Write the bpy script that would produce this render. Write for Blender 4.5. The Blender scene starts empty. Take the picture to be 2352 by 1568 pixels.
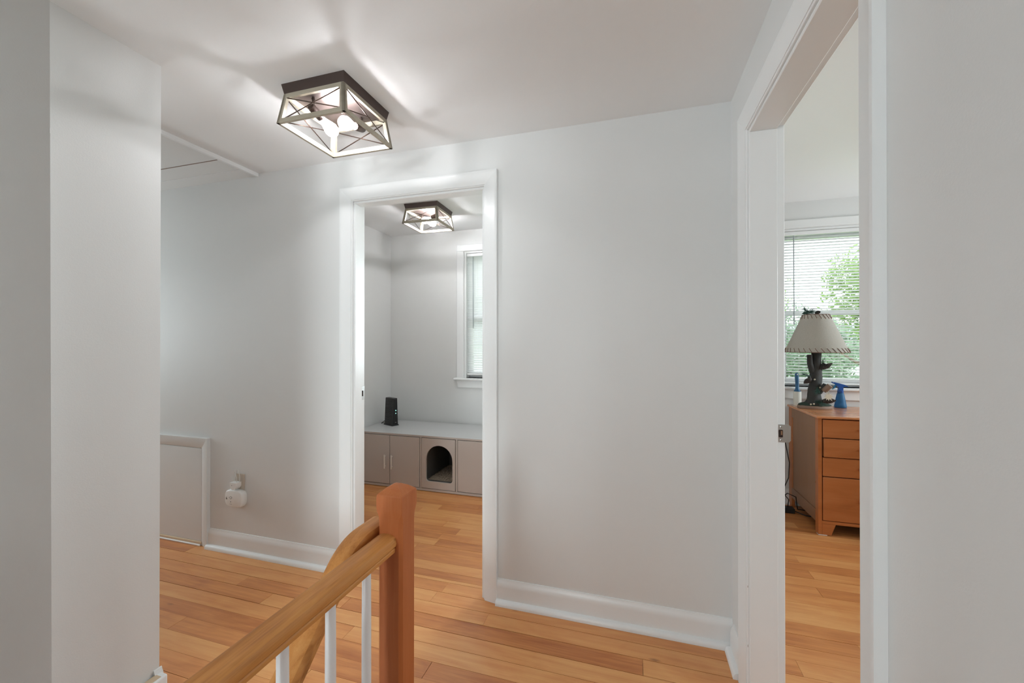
import bpy, bmesh, math, random
from mathutils import Vector, Matrix, Euler
random.seed(7)
sc = bpy.context.scene
COL = sc.collection

# ------------------------------------------------------------------ camera
F, CX, CY = 935.0, 1176.0, 784.0
YAW, PITCH, HCAM = math.atan(279 / F), math.radians(0.2), 1.27
FW = Vector((-math.sin(YAW) * math.cos(PITCH), math.cos(YAW) * math.cos(PITCH), math.sin(PITCH)))
RT = Vector((math.cos(YAW), math.sin(YAW), 0))
UP = RT.cross(FW)
CAMLOC = Vector((0, 0, HCAM))
cd = bpy.data.cameras.new('camera')
cam = bpy.data.objects.new('camera', cd)
COL.objects.link(cam)
M3 = Matrix((RT, UP, -FW)).transposed()
cam.matrix_world = Matrix.Translation(CAMLOC) @ M3.to_4x4()
cd.sensor_width = 36.0
cd.lens = F / 2352 * 36.0
cd.clip_start = 0.01
cd.clip_end = 300
sc.camera = cam


def ray(x, y):
    return FW + RT * ((x - CX) / F) + UP * ((CY - y) / F)


def atY(x, y, Y):          # point on a plane of known depth behind a pixel
    d = ray(x, y)
    return CAMLOC + d * (Y / d.y)


# ------------------------------------------------------------------ world and exposure
w = bpy.data.worlds.new('overcast_sky')
sc.world = w
w.use_nodes = True
bg = w.node_tree.nodes['Background']
bg.inputs[0].default_value = (0.93, 0.97, 1.0, 1)
bg.inputs[1].default_value = 1.7
sc.view_settings.view_transform = 'Standard'
sc.view_settings.look = 'None'
sc.view_settings.exposure = 1.42
sc.view_settings.gamma = 1.0
sc.view_settings.use_curve_mapping = False
sc.cycles.max_bounces = 6
sc.cycles.diffuse_bounces = 4
sc.cycles.glossy_bounces = 3
sc.cycles.transmission_bounces = 4
sc.cycles.transparent_max_bounces = 10
sc.cycles.caustics_reflective = False
sc.cycles.caustics_refractive = False
sc.cycles.adaptive_threshold = 0.08
sc.cycles.sample_clamp_indirect = 4.0
BULB_STRENGTH = 40.0


def fill_light(name, loc, rot, sx, sy, power):
    """area fill placed outside an unseen, added window"""
    ld = bpy.data.lights.new(name, 'AREA')
    ld.shape = 'RECTANGLE'
    ld.size, ld.size_y = sx, sy
    ld.energy = power
    ld.color = (0.87, 0.935, 1.0)
    o = bpy.data.objects.new(name, ld)
    COL.objects.link(o)
    o.location = loc
    o.rotation_euler = rot
    return o


fill_light('fill_hall', (-1.03, -2.62, 1.52), (math.radians(90), 0, 0), 0.82, 1.12, 20.0)  # added fill from behind the camera, no such source seen
fill_light('fill_stair_foot', (-1.07, -2.62, -1.10), (math.radians(90), 0, 0), 0.72, 1.10, 34.0)  # unseen fill added to lift the hall ceiling
fill_light('fill_bedroom_near', (3.46, 0.525, 1.55), (math.radians(90), 0, math.radians(90)), 1.0, 1.2, 14.0)  # added bedroom fill, also reaching the hall through the right doorway
fill_light('fill_bedroom_far', (3.46, 2.95, 1.55), (math.radians(90), 0, math.radians(90)), 0.86, 1.2, 22.0)  # extra unseen fill for the far end of the bedroom
fill_light('fill_landing', (-5.36, 1.48, 1.45), (math.radians(90), 0, math.radians(-90)), 0.60, 1.10, 22.0)  # added fill lighting the left part of the hall
fill_light('fill_far_room', (-0.10, 3.99, 1.55), (math.radians(-90), 0, 0), 0.66, 1.2, 24.0)  # added fill for the far room, out of view

# ------------------------------------------------------------------ dimensions (metres)
YB = 1.90          # hall face of the back wall
YB2 = 2.00         # room face of the back wall
XR, XR2 = 0.395, 0.500   # right wall: hall face, room face
ZC = 2.285         # hall ceiling
ZR = 2.385         # room ceilings
YW, YW2 = 3.72, 3.92     # house front wall
XL = -1.66         # stair wall
YN = -2.40         # wall behind the camera


# ------------------------------------------------------------------ material helpers
def srgb(r, g, b):
    f = lambda c: (c / 255) / 12.92 if c / 255 <= 0.04045 else ((c / 255 + 0.055) / 1.055) ** 2.4
    return (f(r), f(g), f(b), 1)


def new_mat(name):
    m = bpy.data.materials.new(name)
    m.use_nodes = True
    nt = m.node_tree
    return m, nt, nt.nodes['Principled BSDF']


def N(nt, typ, **kw):
    n = nt.nodes.new(typ)
    for k, v in kw.items():
        if k.startswith('i_'):
            n.inputs[int(k[2:]) if k[2:].isdigit() else k[2:].replace('_', ' ')].default_value = v
        else:
            setattr(n, k, v)
    return n


def plain(name, col, rough=0.5, metal=0.0, bump=0.0, bscale=200.0, spec=0.5, var=0.0):
    m, nt, b = new_mat(name)
    b.inputs['Base Color'].default_value = col
    b.inputs['Roughness'].default_value = rough
    b.inputs['Metallic'].default_value = metal
    b.inputs['Specular IOR Level'].default_value = spec
    geo = N(nt, 'ShaderNodeNewGeometry')
    if bump:
        no = N(nt, 'ShaderNodeTexNoise', i_Scale=bscale, i_Detail=3.0)
        nt.links.new(geo.outputs['Position'], no.inputs['Vector'])
        bp = N(nt, 'ShaderNodeBump', i_Strength=bump, i_Distance=0.002)
        nt.links.new(no.outputs[0], bp.inputs['Height'])
        nt.links.new(bp.outputs[0], b.inputs['Normal'])
    if var:
        no2 = N(nt, 'ShaderNodeTexNoise', i_Scale=2.2, i_Detail=4.0)
        nt.links.new(geo.outputs['Position'], no2.inputs['Vector'])
        mx = N(nt, 'ShaderNodeMix', data_type='RGBA')
        mx.inputs[6].default_value = tuple(c * (1 - var) for c in col[:3]) + (1,)
        mx.inputs[7].default_value = tuple(min(1, c * (1 + var)) for c in col[:3]) + (1,)
        nt.links.new(no2.outputs[0], mx.inputs[0])
        nt.links.new(mx.outputs[2], b.inputs['Base Color'])
    return m


def wood(name, dark, mid, light, axis='X', rough=0.35, scale=1.0, objrand=False, grain=0.5, coat=0.0, knots=True):
    """procedural board: grain stretched along one world axis, tone picked per object"""
    m, nt, b = new_mat(name)
    L = nt.links.new
    geo = N(nt, 'ShaderNodeNewGeometry')
    src = geo.outputs['Position']
    rnd = None
    if objrand:
        oi = N(nt, 'ShaderNodeObjectInfo')
        rnd = oi.outputs['Random']
        sep = N(nt, 'ShaderNodeVectorMath', operation='SCALE')
        sep.inputs[0].default_value = (37.0, 91.0, 53.0)
        L(rnd, sep.inputs['Scale'])
        add = N(nt, 'ShaderNodeVectorMath', operation='ADD')
        L(src, add.inputs[0]); L(sep.outputs[0], add.inputs[1])
        src = add.outputs[0]
    mp = N(nt, 'ShaderNodeMapping')
    s = {'X': (1.6, 22, 22), 'Y': (22, 1.6, 22), 'Z': (22, 22, 1.6)}[axis]
    mp.inputs['Scale'].default_value = tuple(v * scale for v in s)
    L(src, mp.inputs['Vector'])
    n1 = N(nt, 'ShaderNodeTexNoise', i_Scale=1.0, i_Detail=5.0, i_Roughness=0.6, i_Distortion=0.9)
    L(mp.outputs[0], n1.inputs['Vector'])
    mp2 = N(nt, 'ShaderNodeMapping')
    mp2.inputs['Scale'].default_value = tuple((6 if v < 5 else 260) * scale for v in s)
    L(src, mp2.inputs['Vector'])
    n2 = N(nt, 'ShaderNodeTexNoise', i_Scale=1.0, i_Detail=2.0)
    L(mp2.outputs[0], n2.inputs['Vector'])
    # broad mottling
    mp3 = N(nt, 'ShaderNodeMapping')
    mp3.inputs['Scale'].default_value = tuple((2.6 if v < 5 else 7) * scale for v in s)
    L(src, mp3.inputs['Vector'])
    n3 = N(nt, 'ShaderNodeTexNoise', i_Scale=1.0, i_Detail=3.0, i_Distortion=1.5)
    L(mp3.outputs[0], n3.inputs['Vector'])
    a1 = N(nt, 'ShaderNodeMath', operation='MULTIPLY_ADD'); L(n1.outputs[0], a1.inputs[0]); a1.inputs[1].default_value = grain
    a2 = N(nt, 'ShaderNodeMath', operation='MULTIPLY_ADD'); L(n2.outputs[0], a2.inputs[0]); a2.inputs[1].default_value = grain * 0.35
    a3 = N(nt, 'ShaderNodeMath', operation='MULTIPLY_ADD'); L(n3.outputs[0], a3.inputs[0]); a3.inputs[1].default_value = grain * 0.8
    a3.inputs[2].default_value = 0.5 - grain * 1.075
    L(a3.outputs[0], a2.inputs[2]); L(a2.outputs[0], a1.inputs[2])
    fac = a1.outputs[0]
    if objrand:
        r1 = N(nt, 'ShaderNodeMath', operation='MULTIPLY_ADD'); L(rnd, r1.inputs[0]); r1.inputs[1].default_value = 0.36; r1.inputs[2].default_value = -0.17
        r2 = N(nt, 'ShaderNodeMath', operation='ADD'); L(r1.outputs[0], r2.inputs[0]); L(fac, r2.inputs[1])
        fac = r2.outputs[0]
    cr = N(nt, 'ShaderNodeValToRGB')
    e = cr.color_ramp.elements
    e[0].position = 0.1; e[0].color = dark
    e[1].position = 0.95; e[1].color = light
    k = e.new(0.5); k.color = mid
    L(fac, cr.inputs[0])
    colout = cr.outputs[0]
    if knots:
        vo = N(nt, 'ShaderNodeTexVoronoi', i_Scale=3.2)
        mk = N(nt, 'ShaderNodeMapping')
        mk.inputs['Scale'].default_value = tuple(0.62 if v < 5 else 1.6 for v in s)
        L(src, mk.inputs['Vector']); L(mk.outputs[0], vo.inputs['Vector'])
        kr = N(nt, 'ShaderNodeMapRange'); kr.inputs[1].default_value = 0.0; kr.inputs[2].default_value = 0.055
        kr.inputs[3].default_value = 0.75; kr.inputs[4].default_value = 0.0
        L(vo.outputs['Distance'], kr.inputs[0])
        mx = N(nt, 'ShaderNodeMix', data_type='RGBA')
        L(kr.outputs[0], mx.inputs[0]); L(colout, mx.inputs[6])
        mx.inputs[7].default_value = tuple(c * 0.3 for c in dark[:3]) + (1,)
        colout = mx.outputs[2]
    L(colout, b.inputs['Base Color'])
    rr = N(nt, 'ShaderNodeMapRange'); rr.inputs[3].default_value = rough - 0.07; rr.inputs[4].default_value = rough + 0.1
    L(n3.outputs[0], rr.inputs[0]); L(rr.outputs[0], b.inputs['Roughness'])
    b.inputs['Coat Weight'].default_value = coat
    b.inputs['Coat Roughness'].default_value = 0.25
    bp = N(nt, 'ShaderNodeBump', i_Strength=0.12, i_Distance=0.001)
    L(n2.outputs[0], bp.inputs['Height']); L(bp.outputs[0], b.inputs['Normal'])
    return m


M = {}
M['wall'] = plain('wall_paint', (0.73, 0.725, 0.71, 1), 0.5, bump=0.12, bscale=260, var=0.012)
M['ceil'] = plain('ceiling_paint', (0.88, 0.88, 0.875, 1), 0.6, bump=0.08, bscale=220, var=0.01)
M['trim'] = plain('trim_paint', (0.81, 0.81, 0.80, 1), 0.33, bump=0.05, bscale=120, var=0.015)
M['trim_bare'] = plain('chipped_bare_trim', srgb(214, 190, 160), 0.7, bump=0.2, bscale=90, var=0.08)
M['plank'] = wood('maple_plank', srgb(164, 90, 46), srgb(212, 142, 84), srgb(234, 178, 116), 'X', 0.36, objrand=True, grain=0.6, coat=0.08)
M['sub'] = plain('dark_gap', srgb(46, 22, 12), 0.9)
M['rail'] = wood('oak_rail', srgb(146, 86, 40), srgb(198, 134, 72), srgb(220, 164, 98), 'Y', 0.5, scale=1.4, grain=0.8, knots=False)
M['rail'].node_tree.nodes['Principled BSDF'].inputs['Specular IOR Level'].default_value = 0.25
M['newel'] = wood('birch_newel', srgb(146, 76, 38), srgb(178, 102, 56), srgb(196, 126, 80), 'Z', 0.5, grain=0.45, knots=False)
M['newel'].node_tree.nodes['Principled BSDF'].inputs['Specular IOR Level'].default_value = 0.25
M['white_bal'] = plain('white_baluster_paint', (0.8, 0.81, 0.82, 1), 0.35, bump=0.05)
M['cab'] = plain('grey_laminate', srgb(192, 181, 173), 0.42, bump=0.04, bscale=400, var=0.03)
M['cabtop'] = plain('pale_grey_laminate', srgb(200, 199, 198), 0.3, bump=0.02, bscale=400, var=0.02)
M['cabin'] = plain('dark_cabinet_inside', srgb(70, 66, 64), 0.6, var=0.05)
M['chrome'] = plain('brushed_nickel', srgb(205, 205, 203), 0.28, 1.0, bump=0.05, bscale=500)
M['pull'] = plain('satin_pull', srgb(226, 220, 212), 0.3, 0.2)
M['bronze'] = plain('dark_bronze', srgb(86, 74, 70), 0.38, 0.75, bump=0.03)
M['frame'] = wood('weathered_lamp_wood', srgb(142, 131, 114), srgb(168, 158, 140), srgb(190, 182, 166), 'X', 0.5, scale=2.0, grain=0.5, knots=False)
M['wire'] = plain('bronze_wire', srgb(84, 66, 58), 0.35, 0.8)
M['black'] = plain('black_plastic', srgb(38, 38, 38), 0.45, bump=0.1, bscale=600)
M['black2'] = plain('glossy_black_plastic', srgb(24, 24, 25), 0.2)
M['white_plastic'] = plain('white_plastic', srgb(232, 230, 226), 0.35)
M['beige'] = plain('beige_outlet_plastic', srgb(196, 184, 170), 0.4)
M['mark'] = plain('dark_print', srgb(60, 56, 54), 0.6)
M['greyprint'] = plain('grey_print', srgb(150, 148, 146), 0.6)
M['desk'] = wood('cherry_board', srgb(150, 84, 40), srgb(184, 112, 62), srgb(205, 138, 86), 'X', 0.3, grain=0.45, coat=0.2, knots=False)
M['deskside'] = wood('cherry_side_board', srgb(122, 88, 62), srgb(148, 110, 82), srgb(166, 128, 98), 'Z', 0.35, grain=0.35, knots=False)
M['desktop'] = wood('cherry_top_board', srgb(176, 104, 60), srgb(208, 140, 92), srgb(226, 166, 120), 'X', 0.2, grain=0.4, coat=0.5, knots=False)
M['gap'] = plain('drawer_gap', srgb(40, 20, 12), 0.8)
M['felt'] = plain('white_felt', srgb(235, 235, 232), 0.9, bump=0.3)
M['trunk'] = plain('painted_bark', srgb(54, 54, 52), 0.75, bump=1.0, bscale=55, var=0.5)
M['moss'] = plain('moss', srgb(50, 66, 56), 0.9, bump=1.0, bscale=160, var=0.4)
M['slab'] = plain('brown_resin_slab', srgb(136, 112, 96), 0.6, bump=0.4, bscale=90, var=0.15)
M['needle'] = plain('pine_needles', srgb(52, 84, 74), 0.6, var=0.2)
M['cone'] = plain('pine_cone', srgb(64, 56, 52), 0.7, bump=0.6, bscale=120, var=0.25)
M['leafcream'] = plain('cream_leaf', srgb(214, 206, 186), 0.7, bump=0.2)
M['lace'] = plain('brown_lace', srgb(116, 84, 70), 0.7)
M['eyelet'] = plain('pale_eyelet', srgb(232, 222, 205), 0.4)
M['blue'] = plain('blue_handle_plastic', srgb(40, 92, 132), 0.4)
M['bluecap'] = plain('cobalt_plastic', srgb(34, 84, 158), 0.3)
M['paper'] = plain('white_paper_roll', srgb(226, 224, 214), 0.8, bump=0.15)
M['cable'] = plain('black_cable', srgb(24, 24, 26), 0.5)
M['whitecable'] = plain('white_cable', srgb(222, 220, 214), 0.45)
M['litter'] = plain('brown_litter', srgb(178, 158, 138), 0.95, bump=1.0, bscale=300, var=0.35)
M['tray'] = plain('grey_tray_plastic', srgb(96, 92, 88), 0.5)
M['grass'] = plain('lawn', srgb(110, 150, 70), 0.9, bump=0.6, bscale=30, var=0.2)
M['bark'] = plain('tree_bark', srgb(96, 84, 72), 0.9, bump=1.0, bscale=20, var=0.2)
M['siding'] = plain('pale_siding', srgb(214, 220, 224), 0.6, var=0.02)
M['roof'] = plain('grey_roof', srgb(132, 136, 140), 0.9, bump=0.6, bscale=14, var=0.1)


def shade_mat():
    m, nt, b = new_mat('linen_shade')
    L = nt.links.new
    tc = N(nt, 'ShaderNodeNewGeometry')
    wv = N(nt, 'ShaderNodeTexNoise', i_Scale=260.0, i_Detail=2.0)
    L(tc.outputs['Position'], wv.inputs['Vector'])
    mx = N(nt, 'ShaderNodeMix', data_type='RGBA')
    mx.inputs[6].default_value = srgb(160, 154, 146); mx.inputs[7].default_value = srgb(198, 192, 182)
    L(wv.outputs[0], mx.inputs[0]); L(mx.outputs[2], b.inputs['Base Color'])
    b.inputs['Roughness'].default_value = 0.9
    tr = N(nt, 'ShaderNodeBsdfTranslucent'); tr.inputs[0].default_value = srgb(200, 186, 164)
    ms = N(nt, 'ShaderNodeMixShader'); ms.inputs[0].default_value = 0.18
    out = nt.nodes['Material Output']
    L(b.outputs[0], ms.inputs[1]); L(tr.outputs[0], ms.inputs[2]); L(ms.outputs[0], out.inputs[0])
    return m


def thin_mat(name, col, fac, transp=0.0):
    m, nt, b = new_mat(name)
    L = nt.links.new
    b.inputs['Base Color'].default_value = col
    b.inputs['Roughness'].default_value = 0.4
    tr = N(nt, 'ShaderNodeBsdfTranslucent'); tr.inputs[0].default_value = col
    ms = N(nt, 'ShaderNodeMixShader'); ms.inputs[0].default_value = fac
    L(b.outputs[0], ms.inputs[1]); L(tr.outputs[0], ms.inputs[2])
    out = nt.nodes['Material Output']
    if transp:
        tp = N(nt, 'ShaderNodeBsdfTransparent'); tp.inputs[0].default_value = col
        m2 = N(nt, 'ShaderNodeMixShader'); m2.inputs[0].default_value = transp
        L(ms.outputs[0], m2.inputs[1]); L(tp.outputs[0], m2.inputs[2]); L(m2.outputs[0], out.inputs[0])
    else:
        L(ms.outputs[0], out.inputs[0])
    return m


def glass_mat():
    m, nt, b = new_mat('window_glass')
    L = nt.links.new
    tp = N(nt, 'ShaderNodeBsdfTransparent'); tp.inputs[0].default_value = (0.95, 0.97, 0.96, 1)
    gl = N(nt, 'ShaderNodeBsdfGlossy'); gl.inputs['Roughness'].default_value = 0.02
    fr = N(nt, 'ShaderNodeFresnel'); fr.inputs[0].default_value = 1.45
    ms = N(nt, 'ShaderNodeMixShader')
    L(fr.outputs[0], ms.inputs[0]); L(tp.outputs[0], ms.inputs[1]); L(gl.outputs[0], ms.inputs[2])
    L(ms.outputs[0], nt.nodes['Material Output'].inputs[0])
    return m


def emit_mat(name, col, s):
    m, nt, b = new_mat(name)
    em = N(nt, 'ShaderNodeEmission'); em.inputs[0].default_value = col; em.inputs[1].default_value = s
    nt.links.new(em.outputs[0], nt.nodes['Material Output'].inputs[0])
    return m


def leaf_mat(name, c1, c2):
    m, nt, b = new_mat(name)
    L = nt.links.new
    geo = N(nt, 'ShaderNodeNewGeometry')
    no = N(nt, 'ShaderNodeTexNoise', i_Scale=1.7, i_Detail=4.0)
    L(geo.outputs['Position'], no.inputs['Vector'])
    mx = N(nt, 'ShaderNodeMix', data_type='RGBA'); mx.inputs[6].default_value = c1; mx.inputs[7].default_value = c2
    L(no.outputs[0], mx.inputs[0]); L(mx.outputs[2], b.inputs['Base Color'])
    tr = N(nt, 'ShaderNodeBsdfTranslucent'); L(mx.outputs[2], tr.inputs[0])
    ms = N(nt, 'ShaderNodeMixShader'); ms.inputs[0].default_value = 0.45
    L(b.outputs[0], ms.inputs[1]); L(tr.outputs[0], ms.inputs[2]); L(ms.outputs[0], nt.nodes['Material Output'].inputs[0])
    return m


M['shade'] = shade_mat()
M['slat'] = thin_mat('white_blind_slat', (0.9, 0.91, 0.91, 1), 0.55)
M['wand'] = thin_mat('clear_wand', (0.55, 0.58, 0.6, 1), 0.3)
M['bluebottle'] = thin_mat('translucent_blue_plastic', srgb(84, 150, 196), 0.35, 0.4)
M['bluetrig'] = thin_mat('light_blue_trigger', srgb(60, 170, 230), 0.3)
M['glass'] = glass_mat()
M['bulb'] = emit_mat('lit_filament', (0.95, 0.965, 1.0, 1), BULB_STRENGTH * 7.4)
M['bulb2'] = emit_mat('lit_filament_bright', (0.95, 0.965, 1.0, 1), BULB_STRENGTH * 7.4 * 1.9)
m_, nt_, b_ = new_mat('glowing_bulb_glass')
tp_ = N(nt_, 'ShaderNodeBsdfTransparent')
em_ = N(nt_, 'ShaderNodeEmission'); em_.inputs[0].default_value = (1.0, 0.98, 0.94, 1); em_.inputs[1].default_value = 4.0
ms_ = N(nt_, 'ShaderNodeMixShader'); ms_.inputs[0].default_value = 0.22
nt_.links.new(tp_.outputs[0], ms_.inputs[1]); nt_.links.new(em_.outputs[0], ms_.inputs[2])
nt_.links.new(ms_.outputs[0], nt_.nodes['Material Output'].inputs[0])
M['bulbglass'] = m_
M['led'] = emit_mat('green_led', (0.2, 1.0, 0.75, 1), 3.0)
M['leafA'] = leaf_mat('green_leaves', srgb(92, 126, 62), srgb(158, 186, 112))
M['leafB'] = leaf_mat('blue_green_leaves', srgb(96, 118, 98), srgb(150, 172, 146))


# ------------------------------------------------------------------ mesh helpers
class MB:
    def __init__(self):
        self.bm = bmesh.new()

    def box(self, x0, x1, y0, y1, z0, z1, bev=0.0, seg=1):
        ret = bmesh.ops.create_cube(self.bm, size=1.0)
        vs = ret['verts']
        for v in vs:
            v.co = Vector(((x0 + x1) / 2 + v.co.x * (x1 - x0), (y0 + y1) / 2 + v.co.y * (y1 - y0), (z0 + z1) / 2 + v.co.z * (z1 - z0)))
        if bev:
            es = list({e for v in vs for e in v.link_edges})
            bmesh.ops.bevel(self.bm, geom=es, offset=bev, segments=seg, profile=0.5, affect='EDGES')
        return self

    def poly(self, pts, d):
        """closed outline pts (3-D, planar) extruded by vector d"""
        d = Vector(d)
        a = [self.bm.verts.new(Vector(p)) for p in pts]
        b = [self.bm.verts.new(Vector(p) + d) for p in pts]
        n = len(pts)
        self.bm.faces.new(a)
        self.bm.faces.new(b[::-1])
        for i in range(n):
            self.bm.faces.new((a[i], b[i], b[(i + 1) % n], a[(i + 1) % n]))
        return self

    def loft(self, rings, cap=True, closed=True):
        R = [[self.bm.verts.new(Vector(p)) for p in r] for r in rings]
        n = len(rings[0])
        for a, b in zip(R, R[1:]):
            for i in range(n if closed else n - 1):
                self.bm.faces.new((a[i], a[(i + 1) % n], b[(i + 1) % n], b[i]))
        if cap:
            self.bm.faces.new(R[0][::-1])
            self.bm.faces.new(R[-1])
        return self

    def tube(self, pts, r, n=10, radii=None):
        pts = [Vector(p) for p in pts]
        rings = []
        prev = None
        for i, p in enumerate(pts):
            t = (pts[min(i + 1, len(pts) - 1)] - pts[max(i - 1, 0)]).normalized()
            if prev is None:
                u = t.orthogonal().normalized()
            else:
                u = (prev - t * prev.dot(t)).normalized()
            prev = u
            v = t.cross(u)
            rr = radii[i] if radii else r
            rings.append([p + (u * math.cos(2 * math.pi * k / n) + v * math.sin(2 * math.pi * k / n)) * rr for k in range(n)])
        return self.loft(rings)

    def sweep(self, path, prof, fixed_u):
        """profile (u,v) swept along path; u axis fixed direction, v = u x tangent"""
        path = [Vector(p) for p in path]
        U = Vector(fixed_u)
        rings = []
        for i, p in enumerate(path):
            t = (path[min(i + 1, len(path) - 1)] - path[max(i - 1, 0)]).normalized()
            v = t.cross(U).normalized()
            if v.z < 0:
                v = -v
            rings.append([p + U * a + v * b for a, b in prof])
        return self.loft(rings)

    def lathe(self, prof, n=24, c=(0, 0, 0), axis=None):
        rings = []
        c = Vector(c)
        q = Matrix.Identity(3) if axis is None else Vector((0, 0, 1)).rotation_difference(Vector(axis)).to_matrix()
        for r, z in prof:
            rings.append([c + q @ Vector((r * math.cos(2 * math.pi * k / n), r * math.sin(2 * math.pi * k / n), z)) for k in range(n)])
        return self.loft(rings)

    def mesh(self, name, mat, smooth=False, angle=None):
        bmesh.ops.recalc_face_normals(self.bm, faces=self.bm.faces[:])
        me = bpy.data.meshes.new(name)
        self.bm.to_mesh(me)
        self.bm.free()
        me.materials.append(mat)
        if smooth:
            for p in me.polygons:
                p.use_smooth = True
            if angle:
                me.set_sharp_from_angle(angle=math.radians(angle))
        return me

    def build(self, name, mat, parent=None, smooth=False, angle=None):
        return link(name, self.mesh(name, mat, smooth, angle), parent)


def link(name, me, parent=None):
    o = bpy.data.objects.new(name, me)
    COL.objects.link(o)
    if parent is not None:
        o.parent = parent
    return o


def struct(o):
    o['kind'] = 'structure'
    return o


def tag(o, label, cat, group=None):
    o['label'] = label
    o['category'] = cat
    if group:
        o['group'] = group
    return o


def thing(name, label, cat, loc=(0, 0, 0), group=None, rz=0.0):
    o = bpy.data.objects.new(name, None)
    o.empty_display_size = 0.05
    COL.objects.link(o)
    o.location = loc
    o.rotation_euler = (0, 0, rz)
    return tag(o, label, cat, group)


def sempty(name, loc=(0, 0, 0)):
    o = bpy.data.objects.new(name, None)
    o.empty_display_size = 0.05
    COL.objects.link(o)
    o.location = loc
    return struct(o)


def rounded(x0, x1, y0, y1, r, n=5):
    pts = []
    for cx, cy, a0 in ((x1 - r, y1 - r, 0), (x0 + r, y1 - r, 90), (x0 + r, y0 + r, 180), (x1 - r, y0 + r, 270)):
        for k in range(n + 1):
            a = math.radians(a0 + 90 * k / n)
            pts.append((cx + r * math.cos(a), cy + r * math.sin(a)))
    return pts


# ================================================================== SETTING
# ------------------------------------------------------------------ walls
def wall_panel(name, axis, c0, c1, u0, u1, z0, z1, holes=()):
    """wall slab with rectangular holes; axis 'Y': plane of constant Y, u = X; axis 'X': u = Y"""
    mb = MB()
    us = sorted({u0, u1, *[h[0] for h in holes], *[h[1] for h in holes]})
    for a, b in zip(us, us[1:]):
        zs = [(z0, z1)]
        for h in holes:
            if h[0] <= a + 1e-6 and h[1] >= b - 1e-6:
                zs = [q for s, e in zs for q in ((s, min(e, h[2])), (max(s, h[3]), e)) if q[1] - q[0] > 1e-6]
        for s, e in zs:
            if axis == 'Y':
                mb.box(a, b, c0, c1, s, e)
            else:
                mb.box(c0, c1, a, b, s, e)
    return struct(mb.build(name, M['wall']))


D1 = (-1.484, -0.712, 2.050)      # back doorway: clear left, right, head
D2 = (0.880, 1.640, 2.033)        # right doorway: near, far, head
JT = 0.02
wall_panel('wall_back', 'Y', YB, YB2, -5.3, XR2, 0, 2.5, [(D1[0] - JT, D1[1] + JT, 0, D1[2] + JT)])
wall_panel('wall_right', 'X', XR, XR2, YN, YB, 0, 2.5, [(D2[0] - JT, D2[1] + JT, 0, D2[2] + JT)])
wall_panel('wall_divider', 'X', XR, XR2, YB2, YW, 0, 2.5)
W1 = (-1.60, -0.80, 0.925, 2.172)      # window openings: X0, X1, Z0, Z1
W2 = (1.125, 1.925, 0.925, 2.172)
W6 = (-0.45, 0.25, 0.925, 2.172)
wall_panel('wall_front', 'Y', YW, YW2, -3.0, 3.6, -0.3, 2.6, [W1, W2, W6])
wall_panel('wall_room_left', 'X', -2.57, -2.435, YB2, YW, 0, 2.5)
W3 = (0.0, 1.05, 0.925, 2.172)
W8 = (2.5, 3.4, 0.925, 2.172)
wall_panel('wall_room_right', 'X', 3.2, 3.4, -1.0, YW, -0.3, 2.6, [W3, W8])
wall_panel('wall_room_near', 'Y', -1.15, -1.0, XR2, 3.4, 0, 2.5)
W4 = (-1.46, -0.60, 0.925, 2.10)
W7 = (-1.44, -0.70, -1.68, -0.52)
wall_panel('wall_near', 'Y', YN - 0.15, YN, -2.3, XR, -2.7, 2.5, [W4, W7])
W5 = (1.17, 1.79, 0.90, 2.02)
wall_panel('wall_end', 'X', -5.3, -5.2, 0.8, YB, 0, 2.5, [W5])  # hall lengthened out of view so the landing fill spreads evenly
# stair wall: long leg along the stairs, then it turns away at the landing
mb = MB()
mb.box(XL - 0.12, XL, 0.748, 1.060, -2.7, 2.5)
struct(mb.build('wall_left', M['wall']))
wall_panel('wall_landing', 'Y', 0.94, 1.060, -5.3, XL - 0.12, 0, 2.5)
# stair-side wall; unseen thicker part and recess added to shade its visible face; its corner is slightly out of plumb
mb = MB()
e0, e1 = 0.722, 0.748
lo = [(-2.3, YN, -2.7), (-2.3, e1, -2.7), (-1.575, e1, -2.7), (-1.731, 0.48, -2.7), (-1.50, 0.48, -2.7), (-1.50, YN, -2.7)]
hi = [(-2.3, YN, 2.5), (-2.3, e0, 2.5), (-1.575, e0, 2.5), (-1.731, 0.48, 2.5), (-1.50, 0.48, 2.5), (-1.50, YN, 2.5)]
mb.loft([lo, hi])
ws = struct(mb.build('wall_stair', M['wall']))
for zc, dz in ((1.868, 0.016), (1.19, 0.012)):
    ye = e1 + (e0 - e1) * (zc + 2.7) / 5.2
    MB().box(-1.5758, -1.5742, ye - 0.0016, ye + 0.0010, zc - dz / 2, zc + dz / 2, 0.0006).build('paint_chip', M['wall'], ws)

# ------------------------------------------------------------------ ceilings
struct(MB().box(-5.3, XR, YN, YB, ZC, ZC + 0.12).build('ceiling', M['ceil']))
struct(MB().box(-2.57, XR, YB2, YW, ZR, ZR + 0.1).build('ceiling', M['ceil']))
struct(MB().box(XR2, 3.2, -1.0, YW, ZR, ZR + 0.1).build('ceiling', M['ceil']))

# ------------------------------------------------------------------ floors, laid plank by plank
unit = MB().box(-0.5, 0.5, -0.5, 0.5, -1.0, 0.0)
bmesh.ops.bevel(unit.bm, geom=[e for e in unit.bm.edges if all(abs(v.co.z) < 1e-6 for v in e.verts)], offset=0.0, segments=1)
PLANK = unit.mesh('plank', M['plank'])
PITCH_Y = 0.0845


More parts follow.
